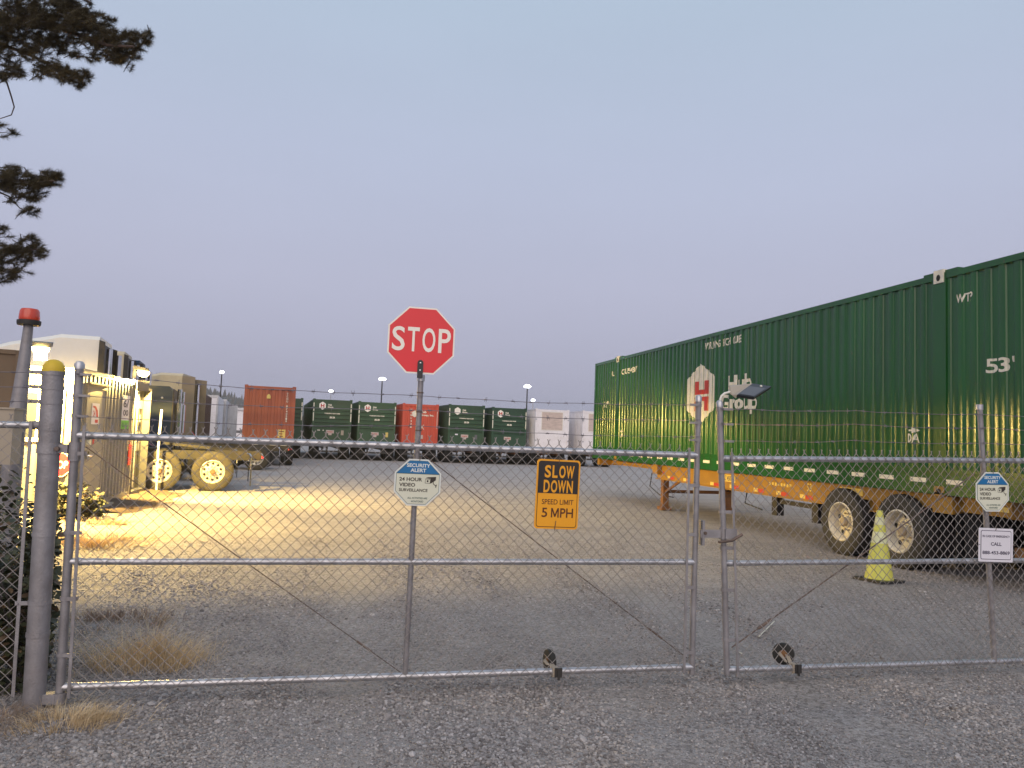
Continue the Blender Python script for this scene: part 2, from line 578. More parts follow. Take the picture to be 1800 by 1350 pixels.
xs = sorted(set([-3000, -1500, -700, -300, -150, -80, -50, -35, -25, -18] + [round(-14 + .5 * i, 3) for i in range(65)]
                + [25, 35, 50, 80, 150, 300, 700, 1500, 3000]))
ys = sorted(set([-400, -150, -60, -25, -10, -5, -2, 0, 1, 2] + [round(2.4 + .3 * i, 3) for i in range(60)]
                + [22, 24, 27, 30, 35, 40, 45, 50, 56, 65, 80, 120, 200, 400, 800, 1600, 4000]))
gm = MB()
gm.v = [(x, y, ground_z(x, y)) for y in ys for x in xs]
nx = len(xs)
gm.f = [(j * nx + i, j * nx + i + 1, (j + 1) * nx + i + 1, (j + 1) * nx + i) for j in range(len(ys) - 1) for i in range(nx - 1)]


def gravel_ground_mat():
    m = bpy.data.materials.new('gravel_yard'); m.use_nodes = True
    n, l = m.node_tree.nodes, m.node_tree.links
    b = n['Principled BSDF']
    b.inputs['Roughness'].default_value = .92
    t = n.new('ShaderNodeTexCoord')
    vo = n.new('ShaderNodeTexVoronoi'); vo.inputs['Scale'].default_value = 42
    l.new(t.outputs['Object'], vo.inputs['Vector'])
    v2 = n.new('ShaderNodeTexVoronoi'); v2.inputs['Scale'].default_value = 95
    l.new(t.outputs['Object'], v2.inputs['Vector'])
    sp = n.new('ShaderNodeSeparateColor'); l.new(vo.outputs['Color'], sp.inputs[0])
    sp2 = n.new('ShaderNodeSeparateColor'); l.new(v2.outputs['Color'], sp2.inputs[0])
    av = n.new('ShaderNodeMath'); av.operation = 'MULTIPLY_ADD'; av.inputs[1].default_value = .55
    l.new(sp.outputs[0], av.inputs[0])
    hv = n.new('ShaderNodeMath'); hv.operation = 'MULTIPLY'; hv.inputs[1].default_value = .45
    l.new(sp2.outputs[1], hv.inputs[0]); l.new(hv.outputs[0], av.inputs[2])
    cr = n.new('ShaderNodeValToRGB')
    e = cr.color_ramp.elements
    e[0].position = 0.08; e[0].color = (.115, .104, .100, 1)
    e[1].position = .95; e[1].color = (.40, .375, .365, 1)
    k = e.new(.5); k.color = (.292, .264, .248, 1)
    l.new(av.outputs[0], cr.inputs[0])
    # large patches: dusty fines, darker damp stretches
    big = n.new('ShaderNodeTexNoise'); big.inputs['Scale'].default_value = .35; big.inputs['Detail'].default_value = 5
    l.new(t.outputs['Object'], big.inputs['Vector'])
    mr = n.new('ShaderNodeMapRange'); mr.inputs[1].default_value = .35; mr.inputs[2].default_value = .65
    l.new(big.outputs[0], mr.inputs[0])
    fines = n.new('ShaderNodeMix'); fines.data_type = 'RGBA'
    f2 = n.new('ShaderNodeMath'); f2.operation = 'MULTIPLY'; f2.inputs[1].default_value = .5
    l.new(mr.outputs[0], f2.inputs[0]); l.new(f2.outputs[0], fines.inputs[0])
    l.new(cr.outputs[0], fines.inputs[6]); fines.inputs[7].default_value = (.345, .312, .292, 1)
    med = n.new('ShaderNodeTexNoise'); med.inputs['Scale'].default_value = 2.3; med.inputs['Detail'].default_value = 6
    l.new(t.outputs['Object'], med.inputs['Vector'])
    mm = n.new('ShaderNodeMapRange'); mm.inputs[1].default_value = .3; mm.inputs[2].default_value = .7
    mm.inputs[3].default_value = .86; mm.inputs[4].default_value = 1.12
    l.new(med.outputs[0], mm.inputs[0])
    mu = n.new('ShaderNodeMix'); mu.data_type = 'RGBA'; mu.blend_type = 'MULTIPLY'; mu.inputs[0].default_value = 1
    l.new(fines.outputs[2], mu.inputs[6]); l.new(mm.outputs[0], mu.inputs[7])
    sy = n.new('ShaderNodeSeparateXYZ'); l.new(t.outputs['Object'], sy.inputs[0])
    jn = n.new('ShaderNodeMath'); jn.operation = 'MULTIPLY_ADD'; jn.inputs[1].default_value = 9.0
    l.new(big.outputs[0], jn.inputs[0]); l.new(sy.outputs['Y'], jn.inputs[2])
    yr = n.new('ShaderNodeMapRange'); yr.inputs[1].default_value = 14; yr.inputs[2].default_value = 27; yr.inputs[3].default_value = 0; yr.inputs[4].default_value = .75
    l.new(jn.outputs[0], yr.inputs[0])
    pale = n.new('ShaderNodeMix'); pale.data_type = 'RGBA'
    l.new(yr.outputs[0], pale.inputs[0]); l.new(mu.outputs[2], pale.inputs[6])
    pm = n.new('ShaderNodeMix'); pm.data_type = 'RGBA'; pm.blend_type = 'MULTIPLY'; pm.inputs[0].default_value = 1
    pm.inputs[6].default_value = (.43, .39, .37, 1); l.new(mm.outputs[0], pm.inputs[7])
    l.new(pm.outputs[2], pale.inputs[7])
    l.new(pale.outputs[2], b.inputs['Base Color'])
    hsum = n.new('ShaderNodeMath'); hsum.operation = 'ADD'
    l.new(vo.outputs['Distance'], hsum.inputs[0]); l.new(v2.outputs['Distance'], hsum.inputs[1])
    bp = n.new('ShaderNodeBump'); bp.invert = True; bp.inputs['Strength'].default_value = .75; bp.inputs['Distance'].default_value = .012
    l.new(hsum.outputs[0], bp.inputs['Height'])
    l.new(bp.outputs[0], b.inputs['Normal'])
    return m


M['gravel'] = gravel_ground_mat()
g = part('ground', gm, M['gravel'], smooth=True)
tag(g, 'grey brown gravel yard running from the gate to the far trailers', None, None, 'structure')

# hill: ridge far behind the left side of the yard
hm = MB()
NX, NY = 60, 8
for j in range(NY):
    for i in range(NX):
        x = -620 + i * 10.6
        y = 880 + j * 60
        t = (x + 146) / 36.0
        top = 41 - 9.5 * t if x > -300 else 60
        top = max(0, min(62, top)) * math.sin(PI * min(1, (j + .02) / 4) / 2 if j <= 4 else PI / 2) * (1 - max(0, j - 5) * .2)
        hm.v.append((x, y, -.5 + top + 2.5 * mnoise.noise((x * .02, y * .02, 0))))
hm.f = [(j * NX + i, j * NX + i + 1, (j + 1) * NX + i + 1, (j + 1) * NX + i) for j in range(NY - 1) for i in range(NX - 1)]
h = part('hill', hm, M['brownhill'], smooth=True)
tag(h, 'low wooded hill beyond the yard, blue with distance', None, None, 'structure')
tm = MB()
for i in range(900):
    x = random.uniform(-420, 0)
    y = random.uniform(930, 1120)
    t = (x + 146) / 36.0
    top = max(0, min(62, 41 - 9.5 * t if x > -300 else 60))
    z = -.5 + top * math.sin(PI / 2 * min(1, (y - 880) / 240)) - 2
    if z < 1: continue
    hh = random.uniform(5, 13); rr = random.uniform(1.6, 3.2)
    tm.lathe([(rr * .9, 0), (rr, hh * .2), (rr * .62, hh * .55), (rr * .3, hh * .82), (.05, hh)], (x, y, z), n=6)
tag(part('forest', tm, M['needle']), 'dark conifers along the skyline of the low hill', 'forest', None, 'stuff')

# ------------------------------------------------------------------ corrugated wall
def profile_breaks(y0, y1, period=.21, flat=.075):
    """list of (y, depth fraction 0 outer .. 1 recessed)"""
    n = max(1, round((y1 - y0) / period))
    p = (y1 - y0) / n
    fl = p * flat / .21
    sl = (p - 2 * fl) / 2
    out = [(y0, 0)]
    for i in range(n):
        b = y0 + i * p
        out += [(b + fl / 2, 0), (b + fl / 2 + sl, 1), (b + fl / 2 + sl + fl, 1), (b + fl / 2 + 2 * sl + fl, 0)]
    out.append((y1, 0))
    return out


def corr_mb(breaks, z0, z1, P, depth, rnd=0.0):
    """P(s, z, d) -> point; s along wall, d depth inward; rnd rounds the bends"""
    pl = [(a, d) for a, d in breaks]
    if rnd:
        out = [pl[0]]
        for (a, da), (b_, db), (c_, dc) in zip(pl, pl[1:], pl[2:]):
            k1, k2 = min(.45, rnd / max(b_ - a, 1e-6)), min(.45, rnd / max(c_ - b_, 1e-6))
            p0 = (b_ + (a - b_) * k1, db + (da - db) * k1)
            p2 = (b_ + (c_ - b_) * k2, db + (dc - db) * k2)
            for q in (0, .25, .5, .75, 1):
                out.append(tuple((1 - q) ** 2 * p0[i] + 2 * q * (1 - q) * (b_, db)[i] + q * q * p2[i] for i in (0, 1)))
        out.append(pl[-1])
        pl = out
    mb = MB()
    for s, d in pl:
        mb.v += [tuple(P(s, z0, d * depth)), tuple(P(s, z1, d * depth))]
    n = len(pl)
    mb.f = [(2 * i, 2 * i + 2, 2 * i + 3, 2 * i + 1) for i in range(n - 1)]
    return mb


def depth_at(breaks, s):
    for (a, da), (b, db) in zip(breaks, breaks[1:]):
        if a <= s <= b:
            return da + (db - da) * ((s - a) / (b - a) if b > a else 0)
    return 0.0


def wrap_on(mb, breaks, axis, P):
    """cut a flat mesh (coords s along axis 'x', z in y) along the corrugation breaks and drape it"""
    bm = bmesh.new()
    vs = [bm.verts.new((p[0], p[1], 0)) for p in mb.v]
    for f in mb.f:
        try: bm.faces.new([vs[i] for i in f])
        except ValueError: pass
    lo = min(p[0] for p in mb.v); hi = max(p[0] for p in mb.v)
    for s, d in breaks:
        if lo < s < hi:
            bmesh.ops.bisect_plane(bm, geom=bm.verts[:] + bm.edges[:] + bm.faces[:], plane_co=(s, 0, 0), plane_no=(1, 0, 0), dist=1e-6)
    bm.verts.ensure_lookup_table()
    out = MB()
    out.v = [tuple(P(v.co.x, v.co.y, depth_at(breaks, v.co.x))) for v in bm.verts]
    bm.verts.index_update()
    out.f = [tuple(v.index for v in f.verts) for f in bm.faces]
    bm.free()
    return out

# ------------------------------------------------------------------ wheels
_wc = {}


def wheel(parent, loc, rotz, tyre_m, rim_m, hub_m, r=.51, wd=.28, dish=.10, holes=5, name='wheel', dual=False):
    """wheel whose outer face looks along local -X"""
    key = (tyre_m.name, rim_m.name, r, wd, dish, holes, dual)
    if key not in _wc:
        k = r / .51
        tp = [(.29, -.43), (.33, -.48), (.44, -.50), (.485, -.46), (.507, -.39), (.51, -.3), (.51, .3), (.507, .39), (.485, .46), (.44, .50),
              (.33, .48), (.29, .43)]
        t = MB().lathe([(a * k, b * wd) for a, b in tp], (0, 0, 0), (-1, 0, 0), 40)
        # tread blocks
        for i in range(40):
            an = 2 * PI * i / 40
            q = Matrix.Rotation(an, 3, 'X')
            for xx in (-.3, -.1, .1, .3):
                t.box(q @ Vector((xx * wd, 0, r * .998)), (wd * .15, r * .115, r * .022), q)
        if dual:
            t.lathe([(a * k, b * wd) for a, b in tp], (wd * 1.12, 0, 0), (-1, 0, 0), 32)
        o = wd * .46
        rm = MB().lathe([(.292 * k, o - .035), (.302 * k, o), (.285 * k, o + .008), (.268 * k, o - .012), (.255 * k, o - dish * .6), (.235 * k, o - dish),
                         (.17 * k, o - dish + .02), (.09 * k, o - dish + .02), (.085 * k, o - dish + .06), (.001, o - dish + .065)], (0, 0, 0), (-1, 0, 0), 40)
        hb = MB()
        for i in range(holes):
            an = 2 * PI * i / holes + .3
            hb.lathe([(.001, 0), (.034 * k, 0), (.036 * k, -.004)], (-(o - dish + .0185), .205 * k * math.cos(an), .205 * k * math.sin(an)), (-1, 0, 0), 10)
        lg = MB()
        for i in range(10):
            an = 2 * PI * i / 10
            lg.lathe([(.001, .03), (.014, .03), (.014, 0)], (-(o - dish + .02), .13 * k * math.cos(an), .13 * k * math.sin(an)), (-1, 0, 0), 6)
        lg.lathe([(.001, .05), (.055 * k, .05), (.07 * k, .02), (.07 * k, 0)], (-(o - dish + .065), 0, 0), (-1, 0, 0), 16)
        _wc[key] = (mesh_of('tyre', t, tyre_m, True), mesh_of('rim', rm, rim_m, True), mesh_of('hand_holes', hb, M['dark']), mesh_of('hub', lg, hub_m))
    e = bpy.data.objects.new(name, None)
    COL.objects.link(e)
    e.parent = parent
    e.location = loc
    e.rotation_euler = (random.uniform(0, 1) * 0, 0, rotz)
    for nm, me in zip(('tyre', 'rim', 'hand_hole_ring', 'hub'), _wc[key]):
        part(nm, me, None, e, kind='stuff' if nm == 'hand_hole_ring' else None)
    return e


# ------------------------------------------------------------------ the big green container on its orange chassis
CX = 7.70
NEAR, FAR = 6.72, 22.87
ZB, ZT = 1.12, 4.05
c = thing('shipping_container', 'long bright green corrugated container with 53 foot lettering, on the orange chassis at the right',
          'container', (CX + 1.295, NEAR, 0))
P_side = lambda s, z, d: Vector((CX + .012 + d * .028, s, z))
side_sections = [(NEAR + .12, 8.56), (8.78, 20.74), (20.92, FAR - .12)]
breaks_all = []
for a, b in side_sections:
    br = profile_breaks(a, b, .212, .088)
    br = [br[0]] + [(s_ + random.uniform(-.004, .004), d_ + random.uniform(-.05, .05)) for s_, d_ in br[1:-1]] + [br[-1]]
    breaks_all += br
    part('side_panel', corr_mb(br, 1.44, 3.955, P_side, 1.0, .012), M['green'], c, True, smooth=True)
part('top_rail', MB().b2(CX, CX + .10, NEAR, FAR, 3.95, ZT - .02), M['green'], c, True)
part('bottom_rail', MB().b2(CX - .004, CX + .09, NEAR, FAR, 1.10, 1.44), M['green'], c, True)
parts('rail_flange', MB().b2(CX - .02, CX - .0045, NEAR, FAR, 1.395, 1.425).b2(CX - .02, CX - .0045, NEAR, FAR, 1.105, 1.13), M['green'], c, True)
for y0, y1 in ((NEAR, NEAR + .12), (8.56, 8.78), (20.74, 20.92), (FAR - .12, FAR)):
    part('post', MB().b2(CX - .006, CX + .11, y0, y1, 1.1, ZT - .021), M['green'], c, True)
for yc in (8.67, 20.83):
    cs = MB().b2(CX - .022, CX + .15, yc - .085, yc + .085, 3.90, ZT + .025)
    o = part('corner_casting', cs, M['contwhite'], c, True)
    part('casting_hole', MB().prism([(CX - .0235, yc + .035 * math.cos(a), 3.97 + .045 * math.sin(a)) for a in [2 * PI * k / 12 for k in range(12)]], (.001, 0, 0)),
         M['dark'], o, True)
    o = part('corner_casting', MB().b2(CX - .02, CX + .15, yc - .085, yc + .085, 1.085, 1.21), M['orange'], c, True)
    part('casting_hole', MB().prism([(CX - .0215, yc + .04 * math.cos(a), 1.15 + .03 * math.sin(a)) for a in [2 * PI * k / 12 for k in range(12)]], (.001, 0, 0)),
         M['dark'], o, True)
    part('roof_plate', MB().b2(CX + .01, CX + 2.5, yc - .3, yc + .3, ZT - .0195, ZT + .012), M['green'], c, True)
part('roof', MB().b2(CX + .1, CX + 2.49, NEAR, FAR, 3.98, ZT - .022), M['green'], c, True)
part('far_end_wall', MB().b2(CX + .11, CX + 2.5, FAR - .06, FAR - .01, 1.12, 3.98), M['green'], c, True)
part('near_end_wall', MB().b2(CX + .11, CX + 2.5, NEAR + .01, NEAR + .06, 1.12, 3.98), M['green'], c, True)
part('off_side_wall', MB().b2(CX + 2.5, CX + 2.56, NEAR, FAR, 1.12, 4.0), M['green'], c, True)
part('floor', MB().b2(CX + .09, CX + 2.5, NEAR + .06, FAR - .06, 1.11, 1.17), M['blacksteel'], c, True)


def cont_text(s, y0, z0, wd, ht, m=None, bold=.02):
    """lettering painted over the corrugation; y0 is the left (far) end"""
    mb = MB()
    vs, fs = text_geo(s, bold)
    mb.add([(-(y0 - x * wd), z0 + y * ht) for x, y in vs], fs)  # s = -Y so that it reads along -Y
    nb = sorted([(-s_, d) for s_, d in breaks_all])
    o = wrap_on(mb, nb, 'x', lambda s_, z, d: Vector((CX + .0085 + d * .028, -s_, z)))
    return part('lettering', o, m or M['contwhite'], c, True)


def cont_poly(pts, m, name, off=.0105):
    mb = MB().poly([(-y, z) for y, z in pts])
    nb = sorted([(-s_, d) for s_, d in breaks_all])
    o = wrap_on(mb, nb, 'x', lambda s_, z, d: Vector((CX + off + d * .028, -s_, z)))
    return part(name, o, m, c, True)


cont_text('WARNING HIGH CUBE', 15.50, 3.70, 1.62, .155)
cont_text('HU', 21.42, 3.53, .22, .14)
cont_text('GU5437', 20.56, 3.52, 1.16, .155)
cont_text("53'", 22.06, 2.62, .40, .19)
cont_text("53'", 7.935, 2.64, .40, .185)
cont_text('WTP', 8.40, 3.585, .265, .115)
cont_text('Hub', 14.42, 2.72, .95, .34, bold=.03)
cont_text('Group', 14.74, 2.26, 1.48, .42, bold=.03)
cont_text('DA', 9.30, 1.775, .22, .125)
cont_poly([(9.29, 1.93), (9.29, 1.955), (9.20, 1.955), (9.20, 1.985), (9.07, 1.943), (9.20, 1.90), (9.20, 1.93)], M['contwhite'], 'arrow_mark')
cont_text('A', 20.53, 1.74, .17, .13)
cont_poly([(20.56, 1.90), (20.56, 1.94), (20.32, 1.94), (20.32, 1.90)], M['contwhite'], 'bar_mark')
hexa = [(15.66, 3.42), (16.34, 3.09), (16.34, 2.42), (15.66, 2.08), (14.98, 2.42), (14.98, 3.09)]
cont_poly(hexa, M['contwhite'], 'emblem')
for pts in ([(15.96, 3.03), (15.96, 2.735), (15.27, 2.735), (15.27, 3.03), (15.47, 3.03), (15.47, 2.84), (15.76, 2.84), (15.76, 3.03)],
            [(15.96, 2.37), (15.96, 2.68), (15.27, 2.68), (15.27, 2.37), (15.47, 2.37), (15.47, 2.59), (15.76, 2.59), (15.76, 2.37)]):
    cont_poly(pts, M['contred'], 'emblem_letter', .0085)
yy = 7.05
while yy < 19.5:
    part('reflector_strip', MB().b2(CX - .006, CX - .004, yy, yy + .30, 1.245, 1.305), M['tape_white'], c, True)
    yy += .62

ch = thing('container_chassis', 'orange container trailer chassis with dusty wheels, under the long green container', 'trailer', (CX + 1.295, NEAR, 0))
for xx, nm in ((7.93, 'main_beam'), (9.86, 'main_beam')):
    bm_ = MB().b2(xx, xx + .035, 9.9, 18.4, .745, 1.075)
    bm_.b2(xx - .05, xx + .085, 9.9, 18.4, 1.0755, 1.095).b2(xx - .05, xx + .085, 9.9, 18.4, .725, .7448)
    part(nm, bm_, M['orange'], ch, True)
parts('gooseneck_beam', MB().b2(8.2, 8.35, 18.4, 22.6, .93, 1.09).b2(9.5, 9.65, 18.4, 22.6, .93, 1.09), M['orange'], ch, True)
parts('bolster', MB().b2(7.80, 10.19, 18.1, 18.4, .86, 1.094).b2(7.80, 10.19, 22.5, 22.7, .9, 1.094), M['orange'], ch, True)
parts('slider_beam', MB().b2(7.84, 7.92, 7.70, 11.0, .90, 1.085).b2(9.94, 10.02, 7.7, 11.0, .90, 1.085).b2(7.92, 9.94, 7.70, 7.86, .88, 1.07), M['orange'], ch, True)
part('rear_bolster', MB().b2(7.735, 10.2, 8.50, 8.84, .86, 1.084), M['orange'], ch, True)
part('rear_bumper', MB().b2(7.85, 10.1, 7.55, 7.68, .42, .56).b2(8.2, 8.3, 7.56, 7.7, .56, .9).b2(9.6, 9.7, 7.56, 7.7, .56, .9), M['rustor'], ch, True)
for xx in (8.02, 9.75):
    part('landing_leg', MB().b2(xx, xx + .15, 18.2, 18.36, .04, .86).b2(xx - .06, xx + .2, 18.14, 18.42, -.04, .04), M['rustor'], ch, True)
    part('leg_brace', MB().tube([(xx + .07, 18.2, .42), (xx + .07, 17.3, .76)], .035, 6), M['rustor'], ch, True)
part('cross_brace', MB().b2(8.17, 9.75, 18.24, 18.31, .38, .46), M['rustor'], ch, True)
parts('air_hose', MB().tube([(8.0, 18.9, .85), (7.97, 18.95, .5), (8.1, 18.6, .3), (8.3, 18.2, .28)], .015, 5).tube([(7.95, 14.0, .72), (7.97, 14.1, .5), (8.05, 13.6, .42)], .015, 5), M['black'], ch, True)
for yv in (13.5, 12.2):
    part('support_leg', MB().b2(8.25, 8.4, yv - .09, yv + .09, .33, .74), M['blacksteel'], ch, True)
part('leg_strut', MB().b2(8.3, 8.36, 12.3, 13.4, .56, .64), M['blacksteel'], ch, True)
parts('crossmember', MB().b2(7.97, 9.86, 16.6, 16.7, .8, 1.0).b2(7.97, 9.86, 15.0, 15.1, .8, 1.0).b2(7.97, 9.86, 13.4, 13.5, .8, 1.0).b2(7.97, 9.86, 11.8, 11.9, .8, 1.0), M['rustor'], ch, True)
for yv in (10.76, 9.48):
    for sgn, xo in ((0, CX + .15), (PI, CX + 2.59 - .15)):
        w_ = wheel(ch, Vector((xo, yv, .515 + ground_z(xo, yv))) - ch.location, sgn, M['tyre'], M['rim'], M['rimhub'], .515, .27, .15, 5, dual=True)
    part('axle', MB().tube([(CX + .3, yv, .53), (CX + 2.3, yv, .53)], .065, 10), M['blacksteel'], ch, True)
    parts('suspension_block', MB().b2(8.25, 8.4, yv - .5, yv + .5, .60, .72).b2(9.55, 9.7, yv - .5, yv + .5, .60, .72).b2(8.2, 8.45, yv - .1, yv + .1, .72, .9), M['blacksteel'], ch, True)
for yv in (7.95, 8.1):
    part('mud_flap', MB().b2(7.75, 8.35, yv + .35, yv + .365, .2, .88), M['dark'], ch, True)
# small marks along the orange beam: yellow plate, red and white tape
XB = 7.928
for i, yv in enumerate((17.6, 16.7, 15.35, 14.5, 13.55, 12.75, 12.0, 11.25)):
    part('red_tape', MB().b2(XB - .002, XB - .0005, yv - .22, yv, .76, .83), M['tape_red'], ch, True)
    part('white_tape', MB().b2(XB - .002, XB - .0005, yv + .005, yv + .16, .765, .835), M['yellowplate'], ch, True)
pl = part('number_plate', MB().b2(XB - .006, XB - .0025, 14.42, 15.0, .885, 1.03), M['yellowplate'], ch, True)
part('lettering', text_mb('PRZ 450709', (XB - .0075, 14.97, .905), (0, -1, 0), (0, 0, 1), .52, .105), M['ink'], pl, True)
for k in range(8):
    part('worn_mark', MB().b2(XB - .002, XB - .0005, 13.15 - .095 * k - .06, 13.15 - .095 * k, .925 + .012 * (k % 2), .985), M['yellowplate'], ch, True)
part('lettering', text_mb('53', (XB - .002, 11.95, .90), (0, -1, 0), (0, 0, 1), .13, .14), M['yellowplate'], ch, True)
part('yellow_sticker', MB().b2(7.836, 7.8385, 10.38, 10.93, .945, 1.05), M['yellowplate'], ch, True)
part('marker_lamp', MB().lathe([(.001, .02), (.03, .015), (.035, 0)], (XB, 18.0, .9), (-1, 0, 0), 10), M['beacon'], ch, True)
part('rear_tag', MB().b2(7.8365, 7.8385, 7.74, 7.95, .96, 1.02), M['yellowplate'], ch, True)

# ------------------------------------------------------------------ containers of the far row
def box_container(label, loc, rotz, L, W, H, m, style, group=None, label_parts=True):
    t = thing('shipping_container', label, 'container', loc, (0, 0, rotz), group)
    hw = W / 2
    for sx in (-1, 1):
        br = profile_breaks(.12, L - .12, .28, .09)
        part('side_wall', corr_mb(br, .18, H - .1, lambda s, z, d: Vector((sx * (hw - .012 - d * .036), s, z)), 1.0), m, t)
        part('side_rail', MB().b2(sx * (hw - .1), sx * hw, .12, L - .12, H - .1, H - .015).b2(sx * (hw - .1), sx * hw, .12, L - .12, .02, .18), m, t)
    part('roof', MB().b2(-hw + .1, hw - .1, .12, L - .12, H - .06, H - .02), m, t)
    part('rear_wall', MB().b2(-hw + .1, hw - .1, L - .06, L - .02, .1, H - .06), m, t)
    for sx in (-1, 1):
        part('corner_post', MB().b2(sx * (hw - .14), sx * hw, -.01, .12, .0, H - .001), m, t)
        part('corner_post', MB().b2(sx * (hw - .14), sx * hw, L - .12, L, .0, H - .001), m, t)
        part('corner_casting', MB().b2(sx * (hw - .16), sx * (hw + .006), -.022, .14, H - .13, H + .02), m, t)
        part('corner_casting', MB().b2(sx * (hw - .16), sx * (hw + .006), -.022, .14, -.01, .11), m, t)
    part('top_rail', MB().b2(-hw + .14, hw - .14, 0, .1, H - .17, H - .03), m, t)
    part('bottom_rail', MB().b2(-hw + .14, hw - .14, 0, .1, 0, .16), m, t)
    x1 = hw - .14
    if style == 'green':
        zs = [(.16, 0), (.95, 0), (.98, 1), (1.05, 1), (1.08, 0), (1.2, 0), (1.23, 1), (1.3, 1), (1.33, 0), (1.46, 0), (1.49, 1), (1.57, 1), (1.6, 0),
              (1.74, 0), (1.77, 1), (1.85, 1), (1.88, 0), (2.02, 0), (2.05, 1), (2.13, 1), (2.16, 0), (H - .17, 0)]
        mb = MB()
        for z, d in zs:
            mb.v += [(-x1, .02 + d * .06, z), (x1, .02 + d * .06, z)]
        mb.f = [(2 * i, 2 * i + 1, 2 * i + 3, 2 * i + 2) for i in range(len(zs) - 1)]
        part('end_wall', mb, m, t)
    elif style == 'ribbed':
        part('end_wall', corr_mb(profile_breaks(-x1, x1, .29, .1), .16, H - .17, lambda s, z, d: Vector((s, .015 + d * .045, z)), 1.0), m, t)
    elif style == 'white':
        part('end_wall', MB().b2(-x1, x1, .02, .06, .16, H - .17), m, t)
        part('inset_panel', MB().b2(-.78, .78, .008, .0195, 1.42, 2.66), M['pinkpanel'], t)
        part('inset_frame', MB().b2(-.82, -.78, .0, .0195, 1.4, 2.7).b2(.78, .82, .0, .0195, 1.4, 2.7).b2(-.78, .78, .0, .0195, 2.66, 2.7).b2(-.78, .78, .0, .0195, 1.38, 1.42), M['white'], t)
        for sx in (-1, 1):
            parts('hinge_bracket', MB().b2(sx * (hw - .12), sx * (hw - .02), -.03, -.0105, 2.1, 2.2).b2(sx * (hw - .12), sx * (hw - .02), -.03, -.0105, .6, .7), M['silver'], t)
    return t


def green_extras(t, H, hw, extra):
    y = .016
    hx = [(-.98 + .27 * math.sin(2 * PI * k / 6), 2.46 + .29 * math.cos(2 * PI * k / 6)) for k in range(6)]
    e = layer([(-hw + .62 + .24 * math.sin(-2 * PI * k / 6), 2.44 + .27 * math.cos(2 * PI * k / 6)) for k in range(6)], y, M['signwhite'], t, 'emblem')
    if extra != 2:
        part('emblem_letter', text_mb('H', (-hw + .50, y - .003, 2.32), (1, 0, 0), (0, 0, 1), .24, .25, .04), M['contred'], t)
    part('lettering', text_mb('Hub', (-hw + .98, y, 2.46), (1, 0, 0), (0, 0, 1), .24, .12, .05), M['contwhite'], t)
    part('lettering', text_mb('Group', (-hw + .96, y, 2.28), (1, 0, 0), (0, 0, 1), .36, .15, .05), M['contwhite'], t)
    part('lettering', text_mb('WARNING HIGH CUBE', (-.52, y, 1.905), (1, 0, 0), (0, 0, 1), 1.02, .075, .05), M['contwhite'], t)
    part('lettering', text_mb('53', (-.17, y, 1.615), (1, 0, 0), (0, 0, 1), .36, .12, .06), M['contwhite'], t)
    q = MB().b2(-.36, .16, .012, .0185, .62, .83).b2(-.2, .02, .012, .0185, .50, .62)
    pq = part('placard', q, M['pinkpanel'], t)
    part('lettering', text_mb('53000', (-.30, .0105, .68), (1, 0, 0), (0, 0, 1), .38, .07, .04), M['contred'], pq)
    cpl = {0: M['tanbox'], 1: M['yellowplate'], 2: M['dkgrey'], 3: M['green_row']}[extra]
    part('data_plate', MB().b2(.62, .80, .012, .0185, .52, .84), cpl, t)
    if extra == 0:
        parts('sticker', MB().b2(-.92, -.75, .012, .0185, .78, .84).b2(-.58, -.50, .012, .0185, .78, .84), M['contwhite'], t)
    if extra == 2:
        parts('sticker', MB().b2(-.78, -.58, .012, .0185, .78, .87), M['paper'], t)
    for sx in (-1, 1):
        st = MB()
        for z0, z1 in ((1.42, 1.98), (2.06, 2.3), (2.36, 2.62)):
            st.b2(sx * (hw - .03) - .0, sx * (hw - .09), -.0125, -.0105, z0, z1)
        parts('reflector_strip', st, M['contwhite'], t)


def row_chassis(label, loc, rotz, W, L, beam=None):
    t = thing('container_chassis', label, 'trailer', loc, (0, 0, rotz), 'trailers under the far row of containers')
    zz = 1.06
    part('frame', MB().b2(-.55, -.45, .1, L - .2, .72, zz).b2(.45, .55, .1, L - .2, .72, zz).b2(-W / 2 + .05, W / 2 - .05, .0, .25, .86, zz), beam or M['blacksteel'], t)
    part('rear_bumper', MB().b2(-1.1, 1.1, .05, .15, .48, .60).b2(-.6, -.5, .05, .15, .6, .86).b2(.5, .6, .05, .15, .6, .86), M['blacksteel'], t)
    for yv in (1.1, 2.4):
        for sx in (-1, 1):
            mb = MB().lathe([(.28, -.28), (.46, -.29), (.51, -.24), (.51, .24), (.46, .29), (.28, .28), (.001, .2)], (sx * 1.0, yv, .51), (1, 0, 0), 18)
            part('wheel', mb, M['dark'], t)
    parts('landing_leg', MB().b2(-.6, -.45, L * .7, L * .7 + .15, .02, .8).b2(.45, .6, L * .7, L * .7 + .15, .02, .8), M['blacksteel'], t)
    parts('tail_lamp', MB().b2(-1.05, -.93, -.012, .0, .9, 1.0).b2(.93, 1.05, -.012, .0, .9, 1.0), M['stopred'], t)
    for k, x in enumerate((-.75, .1, .62)):
        part('bolster_tape', MB().b2(x, x + .3, -.006, -.001, .985, 1.04), M['tape_white'], t)
    return t


